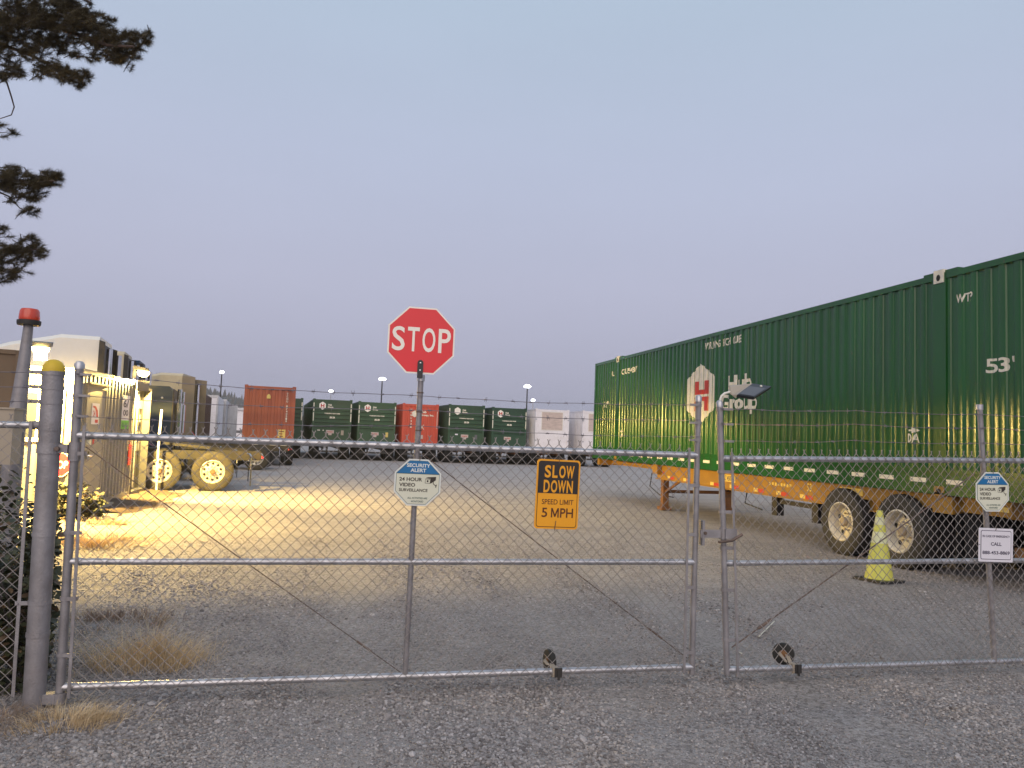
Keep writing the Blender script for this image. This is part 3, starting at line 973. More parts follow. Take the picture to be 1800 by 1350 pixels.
ROWROT = R(4.8)
row = [  # centre px left/right of the face, kind
    ((503, 533), 'g', 'dark green container with only its right edge showing behind the brick red one', 0),
    ((550, 619.5), 'g', 'dark green container just right of the tall brick red one, dull plate at lower right', 0),
    ((629.5, 698), 'g', 'dark green container just left of the faded red one, yellow plate at lower right', 1),
    ((707, 774.5), 'r', 'faded red container in the far row seen behind the stop sign pole', 0),
    ((787, 853), 'g', 'dark green container just right of the faded red one, blank white emblem', 2),
    ((865.5, 928), 'g', 'dark green container in the far row beside the white container, red letter in white emblem', 3),
    ((940, 1003), 'w', 'white container with pinkish upper panel, at the right end of the row of green containers', 0),
    ((1025, 1084), 'w', 'white container half hidden behind the far end of the long green container', 0)]
for i, ((pa, pb), kind, lab, ex) in enumerate(row):
    Y = 53.0
    xa, xb = at(pa, 715, Y).x, at(pb, 715, Y).x
    if i == 0: xa = xb - 2.59
    if i == 7: xb = xa + 2.59
    cxr = (xa + xb) / 2
    zt = 3.71 + (0, .0, -.03, -.02, .03, -.02, 0, .02)[i]
    H = 2.88
    loc = (cxr, Y + (0, -.2, .15, .3, -.25, .1, 0, .2)[i], zt - H)
    m = {'g': M[('green_row3', 'green_row', 'green_row2', '', 'green_row', 'green_row3', '', '')[i] or 'green_row'], 'r': M['red_row'], 'w': M['whitebox']}[kind]
    t = box_container(lab, loc, ROWROT, 16.1 if kind != 'r' else 12.2, 2.56 if kind != 'r' else 2.5, H, m, {'g': 'green', 'r': 'ribbed', 'w': 'white'}[kind],
                      'containers parked in the far row')
    if kind == 'g':
        green_extras(t, H, 1.28, ex)
    if kind == 'r':
        y = .012
        part('lettering', text_mb('Hub', (-.02, y, 2.26), (1, 0, 0), (0, 0, 1), .42, .16, .05), M['contwhite'], t)
        part('lettering', text_mb('Group, Inc.', (-.02, y, 2.02), (1, 0, 0), (0, 0, 1), .95, .17, .05), M['contwhite'], t)
        part('emblem', MB().poly([(-.42 + .2 * math.sin(2 * PI * k / 6), y, 2.18 + .24 * math.cos(2 * PI * k / 6)) for k in range(6)]), M['contwhite'], t)
        part('lettering', text_mb('X', (-.02, y, 1.12), (1, 0, 0), (0, 0, 1), .3, .34, 0), M['contwhite'], t)
        parts('sticker', MB().b2(.02, .22, .004, .0105, .48, .74), M['pinkpanel'], t)
        for k, ch_ in enumerate('HUBU431'):
            part('lettering', text_mb(ch_, (-.70, y, 2.42 - .2 * k), (1, 0, 0), (0, 0, 1), .1, .13, .02), M['contwhite'], t)
        part('reflector_strip', MB().b2(1.14, 1.19, -.0125, -.0105, 1.2, 2.4), M['pinkpanel'], t)
    zgr = zg(cxr, Y)
    row_chassis('trailer chassis under the ' + ['green container half hidden by the brick red one', 'green container next to the brick red one',
                'green container left of the faded red one', 'faded red container', 'green container right of the faded red one', 'green container beside the white one',
                'white container with the pinkish panel', 'white container behind the long green one'][i], (cxr, Y, zgr), ROWROT, 2.5, 16 if kind != 'r' else 12.2,
                M['rustor'] if i >= 4 else None)

# the nearer, taller brick red container and its chassis
ra, rb = at(430.5, 678, 40), at(521, 680, 40)
rcx = (ra.x + rb.x) / 2
t = box_container('tall brick red container end with yellow warning sticker, standing nearer than the far row', (rcx, 40, .86), R(6.5), 12.2, 2.44, 2.88, M['redbrown'], 'ribbed')
part('warning_sticker', MB().poly([(-.16, .008, 2.26), (.02, .008, 2.26), (.02, .008, 2.38), (-.03, .008, 2.47), (-.11, .008, 2.47), (-.16, .008, 2.38)]), M['yellowplate'], t)
s_ = part('notice_plate', MB().b2(.46, .82, .0, .0125, .33, .74), M['yellowplate'], t)
for k in range(3):
    part('print_line', MB().b2(.52, (.76, .68, .72)[k], -.0015, -.0005, .62 - .12 * k, .665 - .12 * k), M['rust'], s_)
for k, ch_ in enumerate('TCNU 8740519'):
    if ch_ != ' ':
        part('lettering', text_mb(ch_, (.79, .008, 2.48 - .125 * k), (1, 0, 0), (0, 0, 1), .075, .1, .02), M['contwhite'], t)
part('door_rod', MB().tube([(.62, -.01, .2), (.62, -.01, .8)], .015, 6), M['redbrown'], t)
row_chassis('trailer chassis in shadow under the tall brick red container', (rcx, 40, zg(rcx, 40)), R(6.5), 2.4, 12)

# maroon container and silver trailers between the tractors and the brick red container
p0 = gd(345, 682, 44)
t = box_container('dark maroon container seen along its side behind the cream tractor', (p0.x - 1.22, p0.y, p0.z - 2.88), R(5.5), 14.6, 2.44, 2.88, M['maroon'], 'ribbed')
row_chassis('dark trailer chassis under the maroon container', (p0.x - 1.22, p0.y, zg(0, p0.y)), R(5.5), 2.4, 14)


def silver_trailer(label, px, py, d, L, rot, m):
    p = gd(px, py, d)
    t = thing('box_trailer', label, 'trailer', (p.x - 1.28, p.y, zg(0, p.y)), (0, 0, rot), 'silver trailers parked beyond the tractors')
    H = p.z - zg(0, p.y)
    for sx in (-1, 1):
        part('side_wall', corr_mb(profile_breaks(.1, L, .6, .25), 1.15, H - .06, lambda s, z, dd: Vector((sx * (1.28 - dd * .03), s, z)), 1.0), m, t)
    part('roof', MB().b2(-1.28, 1.28, .0, L, H - .06, H), m, t)
    part('rear_frame', MB().b2(-1.29, -1.17, -.05, .1, .9, H + .01).b2(1.17, 1.29, -.05, .1, .9, H + .01).b2(-1.17, 1.17, -.05, .1, H - .2, H + .005).b2(-1.17, 1.17, -.05, .1, .9, 1.15), M['silver'], t)
    for sx in (-1, 1):
        part('rear_door', MB().b2(sx * .01, sx * 1.165, -.02, .04, 1.15, H - .2), m, t)
    part('underframe', MB().b2(-.5, .5, .4, L - .5, .7, 1.1).b2(-1.1, 1.1, .1, .2, .45, .58), M['blacksteel'], t)
    for sx in (-1, 1):
        for yv in (1.2, 2.5):
            part('wheel', MB().lathe([(.28, -.28), (.46, -.29), (.51, -.24), (.51, .24), (.46, .29), (.28, .28), (.001, .2)], (sx * .98, yv, .51), (1, 0, 0), 16), M['dark'], t)
    return t


silver_trailer('pale silver trailer directly right of the maroon container', 384, 695, 62, 12, R(6), M['whitebox'])
silver_trailer('shaded silver trailer in the middle between pale and bright silver trailers', 398, 702, 74, 14, R(6), M['silver'])
silver_trailer('silver trailer with streaked end doors, rightmost of the silver trailers', 418, 712, 80, 14, R(10), M['silver'])
pw = gd(440, 720, 150)
t = thing('warehouse', 'far white low building glimpsed left of the tall brick red container', 'building', (pw.x - 6, pw.y, zg(0, 60)))
zt_ = pw.z
part('wall', MB().b2(-7, 7, 0, 20, -.2, zt_ + .1), M['whitebox'], t)
part('roof', MB().b2(-7.3, 7.3, -.3, 20.3, zt_ + .101, zt_ + .6), M['silver'], t)
part('window_band', MB().b2(-6.9, 6.9, -.05, -.001, zt_ - 4.3, zt_ - 3.8), M['dkgrey'], t)

# ------------------------------------------------------------------ semi tractors parked nose to the left
def tractor(label, xrear, yc, xback, body, kind, top=3.9, near=False, ext=.12, rot=8, extm='blacksteel'):
    """xrear: world X of the rearmost axle; xback: world X of the back of the cab"""
    z0 = zg(0, yc)
    t = thing('semi_tractor', label, 'truck', (xrear, yc, z0), (0, 0, PI + R(rot)), 'semi tractors parked in a line')
    B = xrear - xback                      # local x of the cab back
    F = B + (4.6 if kind == 'sleeper' else 3.6)
    for y in (-.43, .43):
        parts('frame_rail', MB().b2(-1.25, F, y - .04, y + .04, .82, 1.06), M['greasy'], t)
    part('fifth_wheel', MB().prism([(.1, -.45, 1.10), (1.3, -.45, 1.2), (1.3, .45, 1.2), (.1, .45, 1.10)], (0, 0, .07)), M['greasy'], t)
    part('deck_plate', MB().b2(1.5, B - .1, -.5, .5, 1.061, 1.09), M['blacksteel'], t)
    parts('air_spring', MB().lathe([(.001, .26), (.15, .24), (.16, .1), (.12, 0)], (.35, .5, .6), n=10).lathe([(.001, .26), (.15, .24), (.16, .1), (.12, 0)], (1.65, .5, .6), n=10)
         .b2(.2, .5, -.5, .5, .55, .62).b2(1.5, 1.8, -.5, .5, .55, .62), M['blacksteel'], t)
    for x in (0, 1.3):
        part('axle', MB().tube([(x, -.9, .52), (x, .9, .52)], .08, 8).lathe([(.001, -.25), (.2, -.15), (.25, 0), (.2, .15), (.001, .25)], (x, 0, .52), (0, 1, 0), 12), M['blacksteel'], t)
        for sy in (-1, 1):
            wheel(t, (x, sy * 1.06, .525), -PI / 2 if sy > 0 else PI / 2, M['tyre_dusty'] if near else M['tyre'], M['alu'] if not near else M['rim'], M['chrome'] if not near else M['rust'], .525, .28, .055, 10, dual=True)
    for sy in (-1, 1):
        wheel(t, (F + (.35 if kind == 'sleeper' else .3), sy * 1.0, .52), -PI / 2 if sy > 0 else PI / 2, M['tyre'], M['alu'], M['chrome'], .52, .28, -.01, 10)
        hp = part('mud_flap_hanger', MB().tube([(-.86, sy * .75, 1.0), (-.92, sy * 1.1, 1.0), (-.95, sy * 1.18, .95), (-.95, sy * 1.2, .60)], .03, 8), M['chrome'], t)
        part('mud_flap', MB().b2(-.98, -.965, sy * .78, sy * 1.22, .15, .72), M['dark'], t)
        part('tail_lamp', MB().b2(-1.3, -1.252, sy * .55, sy * .65, .88, .95), M['stopred'], t)
        part('fuel_tank', MB().lathe([(.001, 0), (.3, 0), (.32, .03), (.32, 1.37), (.3, 1.4), (.001, 1.4)], (B + .2, sy * .92, .68), (1, 0, 0), 20), M['alu'], t)
        part('step', MB().b2(B + 1.7, B + 2.9, sy * .85, sy * 1.2, .35, .62), M['blacksteel'], t)
    cabtop = 2.95
    if kind == 'sleeper':
        prof = [(B, .95), (F - .5, .95), (F - .5, 2.05), (F - 1.3, cabtop), (B, cabtop)]
        part('cab', MB().prism([(x, -1.2, z) for x, z in prof], (0, 2.4, 0)), body, t)
        fr = [(B + .02, cabtop + .001), (F - 1.25, cabtop + .001), (F - 1.7, cabtop + .35), (F - 2.6, top - .28), (F - 3.5, top - .06), (B + .9, top), (B + .02, top)]
        mb = MB()
        n = len(fr)
        for y, sc in ((-1.2, 0), (-1.08, .06), (1.08, .06), (1.2, 0)):
            mb.v += [(x, y, z - (0.0 if z < cabtop + .1 else (.10 - sc if abs(y) > 1.1 else -.0))) for x, z in fr]
        mb.f = [(j * n + i, j * n + (i + 1) % n, (j + 1) * n + (i + 1) % n, (j + 1) * n + i) for j in range(3) for i in range(n)] + [tuple(range(n))[::-1], tuple(range(3 * n, 4 * n))]
        part('roof_fairing', mb, body, t, smooth=True)
        for k in range(3):
            part('air_hose', MB().tube([(B - .03, -.3 + .15 * k, 1.75), (B - .5, -.25 + .12 * k, 1.15), (B - 1.0, -.2 + .1 * k, 1.3), (B - 1.3, -.15 + .1 * k, 1.12)], .02, 6), M[('stopred', 'signblue', 'black')[k]], t)
        part('roof_seam', MB().b2(F - 2.8, B + .03, 1.201, 1.206, cabtop - .012, cabtop + .012), M['dark'], t)
        part('mirror', MB().b2(F - .75, F - .6, 1.32, 1.5, 2.05, 2.75), M['blacksteel'], t)
        part('rear_wall', MB().b2(B - .02, B - .001, -1.15, 1.15, 1.0, top - .15), M['blacksteel'], t)
        for sy in (-1, 1):
            part('side_extender', MB().prism([(B - ext, sy * 1.19, 1.0), (B + .015, sy * 1.22, 1.0), (B + .015, sy * 1.22, top - .10), (B - ext, sy * 1.19, top - .14)], (0, sy * .02, 0)), M[extm], t)
            part('side_window', MB().b2(F - 1.5, F - .85, sy * 1.2, sy * 1.206, 2.1, 2.7), M['glass'], t)
            part('door_seam', MB().b2(B + 1.95, B + 1.97, sy * 1.2, sy * 1.203, 1.0, 2.9), M['dark'], t)
            part('exhaust_stack', MB().tube([(B - .2, sy * .95, 1.0), (B - .2, sy * .95, top - .3)], .075, 12), M['chrome'], t)
    else:
        prof = [(B, 1.0), (F - .5, 1.0), (F - .5, 2.05), (F - 1.0, 2.85), (F - 1.2, 2.97), (B + .1, 2.97), (B, 2.85)]
        part('cab', MB().prism([(x, -1.15, z) for x, z in prof], (0, 2.3, 0)), body, t)
        part('rear_wall', MB().prism([(B - .001, y, z) for y, z in ((-1.1, 1.05), (1.1, 1.05), (1.1, 2.72), (.98, 2.9), (-.98, 2.9), (-1.1, 2.72))], (-.03, 0, 0)), M['blacksteel'], t)
        part('rear_window', MB().b2(B - .04, B - .032, -.5, .5, 2.1, 2.6), M['glass'], t)
        for sy in (-1, 1):
            part('exhaust_stack', MB().tube([(B - .2, sy * .98, 1.0), (B - .2, sy * .98, 2.9)], .07, 12).tube([(B - .2, sy * .98, 1.5), (B - .2, sy * .98, 2.45)], .12, 12), M['chrome'], t)
            part('side_window', MB().b2(F - 1.3, F - .75, sy * 1.15, sy * 1.156, 2.1, 2.7), M['glass'], t)
            part('marker_light', MB().lathe([(.001, .03), (.03, .02), (.035, 0)], (B + .3, sy * 1.15, 2.6), (0, sy, 0), 8), M['led'] if False else M['tape_white'], t)
    hood = [(F - .5, .85), (F + 1.1, .85), (F + 1.15, 1.6), (F + .9, 1.85), (F - .5, 2.0)]
    part('hood', MB().prism([(x, -1.0, z) for x, z in hood], (0, 2.0, 0)), body, t)
    part('bumper', MB().b2(F + 1.1, F + 1.3, -1.2, 1.2, .35, .85), M['chrome'], t)
    part('windscreen', MB().prism([(F - .495, -1.05, 2.1), (F - .495, 1.05, 2.1), (F - 1.2, 1.0, 2.88), (F - 1.2, -1.0, 2.88)], (.02, 0, .012)), M['glass'], t)
    return t


tractor('white roofed sleeper tractor just behind the grey office, dusty tandem wheels showing', -3.42, 23.02, -6.30, M['white'], 'sleeper', 3.93, near=True)
tractor('dark blue day cab tractor with chrome exhaust, behind the white roofed tractor', -4.3, 27.3, at(294, 700, 26.1).x, M['blue'], 'day')
tractor('cream sleeper tractor whose roof block shows right of the white roof fairing', -6.2, 30.1, at(212, 625, 28.9).x, M['cream'], 'sleeper', 4.25)
tractor('blue sleeper tractor whose curved roof shows above the grey office', -5.6, 33.0, at(240, 640, 31.8).x, M['blue'], 'sleeper', 4.2)
tractor('pale cream sleeper tractor with dark side extenders, nearest the brick red container', -3.42, 36.02, at(323, 655, 34.8).x, M['cream'], 'sleeper', 4.02, ext=.5, extm='beige', rot=-2)

# ------------------------------------------------------------------ grey office container with its two floodlights
SX = -4.55
t = thing('site_office', 'grey corrugated container office with a plain door facing the gravel lane', 'cabin', (-5.77, 15.1, 0))
SY0, SY1, SH = 15.1, 18.86, 2.60
br1 = profile_breaks(SY0 + .12, 15.40, .2, .06)
br2 = profile_breaks(16.62, SY1 - .12, .24, .08)
P_s = lambda s, z, d: Vector((SX - .01 - d * .036, s, z))
for br, z0 in ((br1, .12), (br2, .12)):
    part('side_wall', corr_mb(br, z0, SH - .09, P_s, 1.0), M['grey_shack'], t, True)
part('side_wall', corr_mb(profile_breaks(15.40, 16.62, .24, .08), 2.36, SH - .09, P_s, 1.0), M['grey_shack'], t, True)
part('side_rail', MB().b2(SX - .1, SX, SY0, SY1, SH - .09, SH).b2(SX - .1, SX, SY0, SY1, .0, .12), M['grey_shack'], t, True)
for y0, y1 in ((SY0, SY0 + .12), (SY1 - .12, SY1)):
    part('corner_post', MB().b2(SX - .12, SX + .004, y0 - .003, y1, 0, SH + .003), M['grey_shack'], t, True)
d_ = part('door', MB().b2(SX - .06, SX + .006, 15.46, 16.56, .12, 2.27), M['grey_door'], t, True)
part('handle', MB().tube([(SX + .03, 15.62, 1.02), (SX + .06, 15.62, 1.02), (SX + .06, 15.76, 1.02)], .014, 6).b2(SX + .0065, SX + .035, 15.58, 15.68, .95, 1.1), M['chrome'], d_, True)
part('lock_box', MB().b2(SX + .0065, SX + .05, 15.56, 15.7, 1.22, 1.36), M['signcream'], d_, True)
part('door_frame', MB().b2(SX - .03, SX + .02, 15.40, 15.459, .12, 2.36).b2(SX - .03, SX + .02, 16.561, 16.62, .12, 2.36).b2(SX - .03, SX + .02, 15.459, 16.561, 2.271, 2.36), M['grey_door'], t, True)
part('rain_hood', MB().b2(SX + .021, SX + .10, 15.36, 16.7, 2.34, 2.37), M['grey_door'], t, True)
nt = part('door_notice', MB().b2(SX + .0065, SX + .009, 15.75, 16.20, 1.60, 2.0), M['paper'], t, True)
part('red_swoosh', MB().poly([(SX + .0105, 15.80, 1.95), (SX + .0105, 15.98, 1.94), (SX + .0105, 16.10, 1.86), (SX + .0105, 16.15, 1.73), (SX + .0105, 16.04, 1.73), (SX + .0105, 16.00, 1.84), (SX + .0105, 15.92, 1.90), (SX + .0105, 15.80, 1.92)]), M['redsign'], nt, True)
part('lettering', text_mb('24', (SX + .0105, 15.83, 1.75), (0, 1, 0), (0, 0, 1), .12, .11), M['redsign'], nt, True)
part('red_bar', MB().b2(SX + .0095, SX + .0105, 15.97, 16.15, 1.63, 1.69), M['redsign'], nt, True)
part('door_sticker', MB().b2(SX + .0065, SX + .009, 15.92, 16.02, 1.22, 1.42), M['redsign'], t, True)
# tall banner at the far end of the side wall, white above lime
bb = MB().b2(SX + .002, SX + .006, 17.78, 18.36, 1.52, 2.24)
bn = part('banner', bb, M['paper'], t, True)
part('lime_strip', MB().b2(SX + .0065, SX + .008, 17.78, 18.36, 1.52, 1.70), M['dulllime'], bn, True)
part('lettering', text_mb('0.10', (SX + .0095, 17.84, 1.56), (0, 1, 0), (0, 0, 1), .46, .10), M['signgreen'], bn, True)
part('lettering', text_mb('6/', (SX + .0075, 17.86, 1.98), (0, 1, 0), (0, 0, 1), .42, .17, .03), M['ink'], bn, True)
part('lettering', text_mb('00', (SX + .0075, 17.88, 1.80), (0, 1, 0), (0, 0, 1), .40, .13, .03), M['ink'], bn, True)
part('red_panel', MB().b2(SX + .005, SX + .02, 18.5, 18.74, .72, 1.18), M['redsign'], t, True)
# lit end wall towards the gate, with window
brf = profile_breaks(-7.0, SX - .12, .2, .07)
part('end_wall', corr_mb(brf, .12, SH - .09, lambda s, z, d: Vector((s, SY0 + .012 + d * .036, z)), 1.0), M['grey_shack'], t, True)
part('end_rail', MB().b2(-7.0, SX - .12, SY0, SY0 + .1, SH - .09, SH - .001).b2(-7.0, SX - .12, SY0, SY0 + .1, 0, .12), M['grey_shack'], t, True)
wf = part('window', MB().b2(-5.62, -4.80, SY0 - .02, SY0 + .0085, 1.26, 2.20), M['white'], t, True)
part('pane', MB().b2(-5.54, -4.88, SY0 - .026, SY0 - .0205, 1.34, 2.12), M['glass'], wf, True)
part('mullion', MB().b2(-5.23, -5.19, SY0 - .04, SY0 - .0265, 1.34, 2.12), M['white'], wf, True)
part('roof', MB().b2(-7.0, SX - .1, SY0 + .1, SY1 - .01, SH - .06, SH - .01), M['grey_shack'], t, True)
part('back_wall', MB().b2(-7.0, SX - .1, SY1 - .06, SY1 - .011, .1, SH - .061).b2(-7.06, -7.001, SY0, SY1, 0, SH - .002), M['grey_shack'], t, True)
tag(part('doorstep', MB().b2(SX + .05, SX + .22, 15.2, 16.8, -.05, .07), M['concrete']), 'pale concrete doorstep below the grey office door', 'step')

t = thing('stop_sign', 'small red stop sign half hidden low on the end wall of the grey office', 'sign', (-4.83, SY0 - .012, .87))
part('face', MB().prism([(x, 0, z) for x, z in octo(.215)], (0, .004, 0)), M['signwhite'], t)
layer(octo(.20), -.0012, M['stopred'], t, 'red_panel')
txt('STOP', 0, 0, .31, .135, -.0024, M['signwhite'], t, .02)

t = thing('storage_unit', 'narrow dark grey steel storage unit at the far end of the grey office', 'container', (-5.3, 18.95, 0))
part('end_panel', corr_mb(profile_breaks(18.97, 20.28, .42, .16), .1, 2.45, lambda s, z, d: Vector((SX - .16 - d * .03, s, z)), 1.0), M['unitgrey'], t, True)
part('frame', MB().b2(SX - 1.5, SX + .004, 18.93, 18.969, 0, 2.5).b2(SX - 1.5, SX + .004, 20.281, 20.32, 0, 2.5).b2(SX - 1.5, SX + .004, 18.97, 20.28, 2.45, 2.5)
     .b2(SX - 1.5, SX + .004, 18.97, 20.28, 0, .1), M['unitgrey'], t, True)
for yv in (19.3, 19.62):
    part('lock_rod', MB().tube([(SX - .13, yv, .15), (SX - .13, yv, 2.4)], .018, 6), M['galv_dull'], t, True)
parts('plate', MB().b2(SX - .158, SX - .152, 19.75, 20.2, 2.0, 2.2).b2(SX - .158, SX - .152, 19.95, 20.08, 1.68, 1.86), M['galv_dull'], t, True)
part('lettering', text_mb('II', (SX - .155, 19.8, 1.0), (0, 1, 0), (0, 0, 1), .3, .45), M['galv_dull'], t, True)

t = thing('marker_pole', 'thin white pole leaning by the storage unit in front of the tractor wheels', 'pole', (-4.42, 20.9, 0))
part('pole', MB().tube([(0, 0, 0), (-.02, .0, 1.0), (-.0, 0, 2.02)], .028, 10), M['paper'], t)
part('reflector_strip', MB().tube([(-.0215, 0, 1.2), (-.012, 0, 1.5)], .030, 10), M['tape_white'], t)


def floodlight(label, loc, power, ax, tilt=0):
    """wall pack: hooded lamp throwing its light out and down, cut off at its own height"""
    t = thing('floodlight', label, 'lamp', loc, (0, 0, ax))
    part('housing', MB().prism([(-.15, -.02, .06), (.15, -.02, .06), (.17, .22, .10), (-.17, .22, .10)], (0, 0, .07)).box((0, .24, .0), (.2, .03, .3)), M['dkgrey'], t)
    part('lens', MB().lathe([(.125, .055), (.13, .03), (.115, -.02), (.075, -.055), (.03, -.068), (.001, -.07)], (0, .05, 0), n=20), M['flood'], t, smooth=True)
    L = bpy.data.lights.new('flood_beam', 'SPOT')
    L.energy = power; L.color = (1.0, .68, .18); L.spot_size = R(179); L.spot_blend = .08; L.shadow_soft_size = .035
    lo = bpy.data.objects.new('flood_beam', L)
    COL.objects.link(lo)
    lo.location = Vector(loc) + Vector((0, -.05, -.15))
    lo.rotation_euler = (R(tilt), 0, 0)
    return t


floodlight('glaring yellow floodlight on the near corner of the grey office, by the red beacon', (-4.92, 14.12, 2.80), 3500, .3, 20)
floodlight('glaring yellow floodlight on the far top corner of the grey office, above the storage unit', (-4.40, 18.95, 2.78), 3500, .9)
part('added_light_shield', MB().b2(-.125, -.115, -.12, .14, -.40, -.158), M['dkgrey'], [o for o in COL.objects if o.name.startswith('floodlight')][-1], False)  # added plate, keeps this lamp's light off the office side wall
COL.objects['floodlight.001'].rotation_euler = (0, 0, PI / 2)

BX = at(34, 700, 9.8).x
t = thing('steel_shed', 'plain tan brown steel shed at the left edge behind the red beacon', 'shed', (BX, 9.8, 0), (0, 0, R(19)))
bz = at(34, 616, 9.8).z
part('end_wall', MB().b2(-1.6, -.07, .015, .05, .02, bz - .05), M['tan'], t)
parts('corner_post', MB().b2(-.0695, 0, 0, .07, 0, bz - .001).b2(-.0695, 0, .94, 1.0, 0, bz - .001), M['tan'], t)
part('side_wall', MB().b2(-.05, -.01, .0705, .9395, .02, bz - .05), M['tan'], t)
part('off_side_wall', MB().b2(-1.6, -1.55, .051, 1.0, .02, bz - .05), M['tan'], t)
part('roof', MB().b2(-1.6, -.0695, -.01, 1.0, bz - .049, bz), M['tan'], t)
part('door_seam', MB().b2(-.72, -.705, .011, .0149, .1, bz - .15), M['dark'], t)

t = thing('warning_beacon', 'red beacon light on a tapering grey pole above the left fence', 'beacon', (-2.93, 8.0, 0))
part('pole', MB().tube([(-.03, 0, 0), (-.02, 0, 1.4), (.01, 0, 2.1), (.025, 0, 2.53)], [.10, .088, .055, .04], 16), M['galv_dull'], t, smooth=True)
part('base', MB().lathe([(.001, 0), (.095, 0), (.10, .02), (.10, .045), (.08, .05)], (.027, 0, 2.53), n=20), M['blacksteel'], t, smooth=True)
part('lens', MB().lathe([(.085, 0), (.088, .02), (.082, .085), (.07, .105), (.03, .112), (.001, .113)], (.027, 0, 2.58), n=20), M['beacon'], t, smooth=True)

eb = at(8, 770, 7.2)
t = thing('electrical_box', 'tan metal cabinet at the left edge behind the fence', 'cabinet', (eb.x, 7.2, 0))
part('body', MB().b2(-.25, .055, 0, .2, eb.z - .22, eb.z + .24), M['tanbox'], t)
part('lid', MB().b2(-.26, .065, -.012, .21, eb.z + .2401, eb.z + .255), M['tanbox'], t)
part('post', MB().b2(-.14, -.06, .06, .14, 0, eb.z - .2201), M['galv_dull'], t)

# soil bank along the office, white LED light poles
sb = MB()
for j in range(13):
    for i in range(25):
        u, v = i / 24, j / 12
        x = SX + .0 + 1.1 * v + .12 * mnoise.noise((u * 5, v * 3, 2))
        y = 15.6 + 5.3 * u
        sb.v.append((x, y, zg(x, y) - .03 + .13 * (1 - v) * (1 + .5 * mnoise.noise((u * 9, v * 5, 0)))))
sb.f = [(j * 25 + i, j * 25 + i + 1, (j + 1) * 25 + i + 1, (j + 1) * 25 + i) for j in range(12) for i in range(24)]
tag(part('soil_bank', sb, M['soil'], smooth=True), 'brown soil heaped along the foot of the grey office', None, None, 'structure')

for (px, py, lab, wdth, d) in ((390, 655, 'light pole seen above the silver trailers, leftmost of the lit poles', 1.2, 95), (582, 688, 'short lit pole above the first dark green container right of the brick red one', 1.5, 120),
                               (672, 667, 'lit pole just left of the stop sign pole', 2.0, 92), (927, 680, 'taller lit pole above the last green container', 1.9, 90),
                               (937, 704, 'small lit pole beside the taller one, above the white container', 1.5, 125)):
    p = gd(px, py, d)
    t = thing('light_pole', lab, 'street lamp', (p.x, p.y, zg(p.x, p.y)), (0, 0, 0), 'lit yard light poles')
    hz = p.z - zg(p.x, p.y)
    part('pole', MB().tube([(0, 0, 0), (0, 0, hz)], [.10, .07], 8), M['galv'] if d > 100 else M['blacksteel'], t)  # farther poles take paler steel, lamplight put into their colour
    part('lamp_head', MB().lathe([(.001, -.12), (wdth * .18, -.08), (wdth * .23, .05), (wdth * .15, .2), (.001, .25)], (0, 0, hz), n=12), M['led'], t, smooth=True)

# ------------------------------------------------------------------ chain link
def chain_link(quad, pitch=.072, r=.0028, yoff=0.0, twists=True, cut=None):
    """quad: function (u metres along, v metres up) -> (x, z); returns mesh builder of woven wire"""
    W, H, P = quad
    a = pitch / 2
    ncol, nrow = int(W / a), int(H / a)
    mb = MB()
    sec = [(math.cos(2 * PI * k / 4 + .4), math.sin(2 * PI * k / 4 + .4)) for k in range(4)]
    for k in range(ncol):
        o = len(mb.v)
        pts = []
        for j in range(nrow + 1):
            side = (j + k) % 2
            xx = (k + side) * a
            vv = H - j * a
            jx = .0035 * mnoise.noise((k * .7, j * .9, 3.3))
            jz = .0035 * mnoise.noise((k * .6, j * .8, 9.3))
            x, z = P(xx + jx, vv + jz)
            yy = yoff + (r * .9 if side else -r * .9) + .012 * mnoise.noise((x * 1.1, z * 1.1, 5.5))
            pts.append(Vector((x, yy, z)))
        for i, p in enumerate(pts):
            t = (pts[min(i + 1, nrow)] - pts[max(i - 1, 0)]).normalized()
            u = Vector((1, 0, 0)); u = (u - t * u.dot(t)).normalized(); v = t.cross(u)
            for c_, s_ in sec:
                mb.v.append(tuple(p + (u * c_ + v * s_) * r))
        for i in range(nrow):
            for q in range(4):
                A, B = o + i * 4 + q, o + i * 4 + (q + 1) % 4
                mb.f.append((A, B, B + 4, A + 4))
        if twists and (0 + k) % 2 == 0:
            x, z = P(k * a, H)
            y = yoff
            mb.tube([(x, y, z), (x, y, z + .016)], r * 1.5, 4)
            lx = random.uniform(.006, .012)
            mb.tube([(x, y, z + .014), (x - lx, y - .004, z + .014 + random.uniform(.010, .018))], r, 4)
            mb.tube([(x, y, z + .014), (x + lx, y + .004, z + .014 + random.uniform(.010, .018))], r, 4)
    return mb


def bilerp(bl, br, tl, tr, W, H):
    def P(u, v):
        s, q = u / W, v / H
        x = (bl[0] * (1 - s) + br[0] * s) * (1 - q) + (tl[0] * (1 - s) + tr[0] * s) * q
        z = (bl[1] * (1 - s) + br[1] * s) * (1 - q) + (tl[1] * (1 - s) + tr[1] * s) * q
        return x, z
    return P


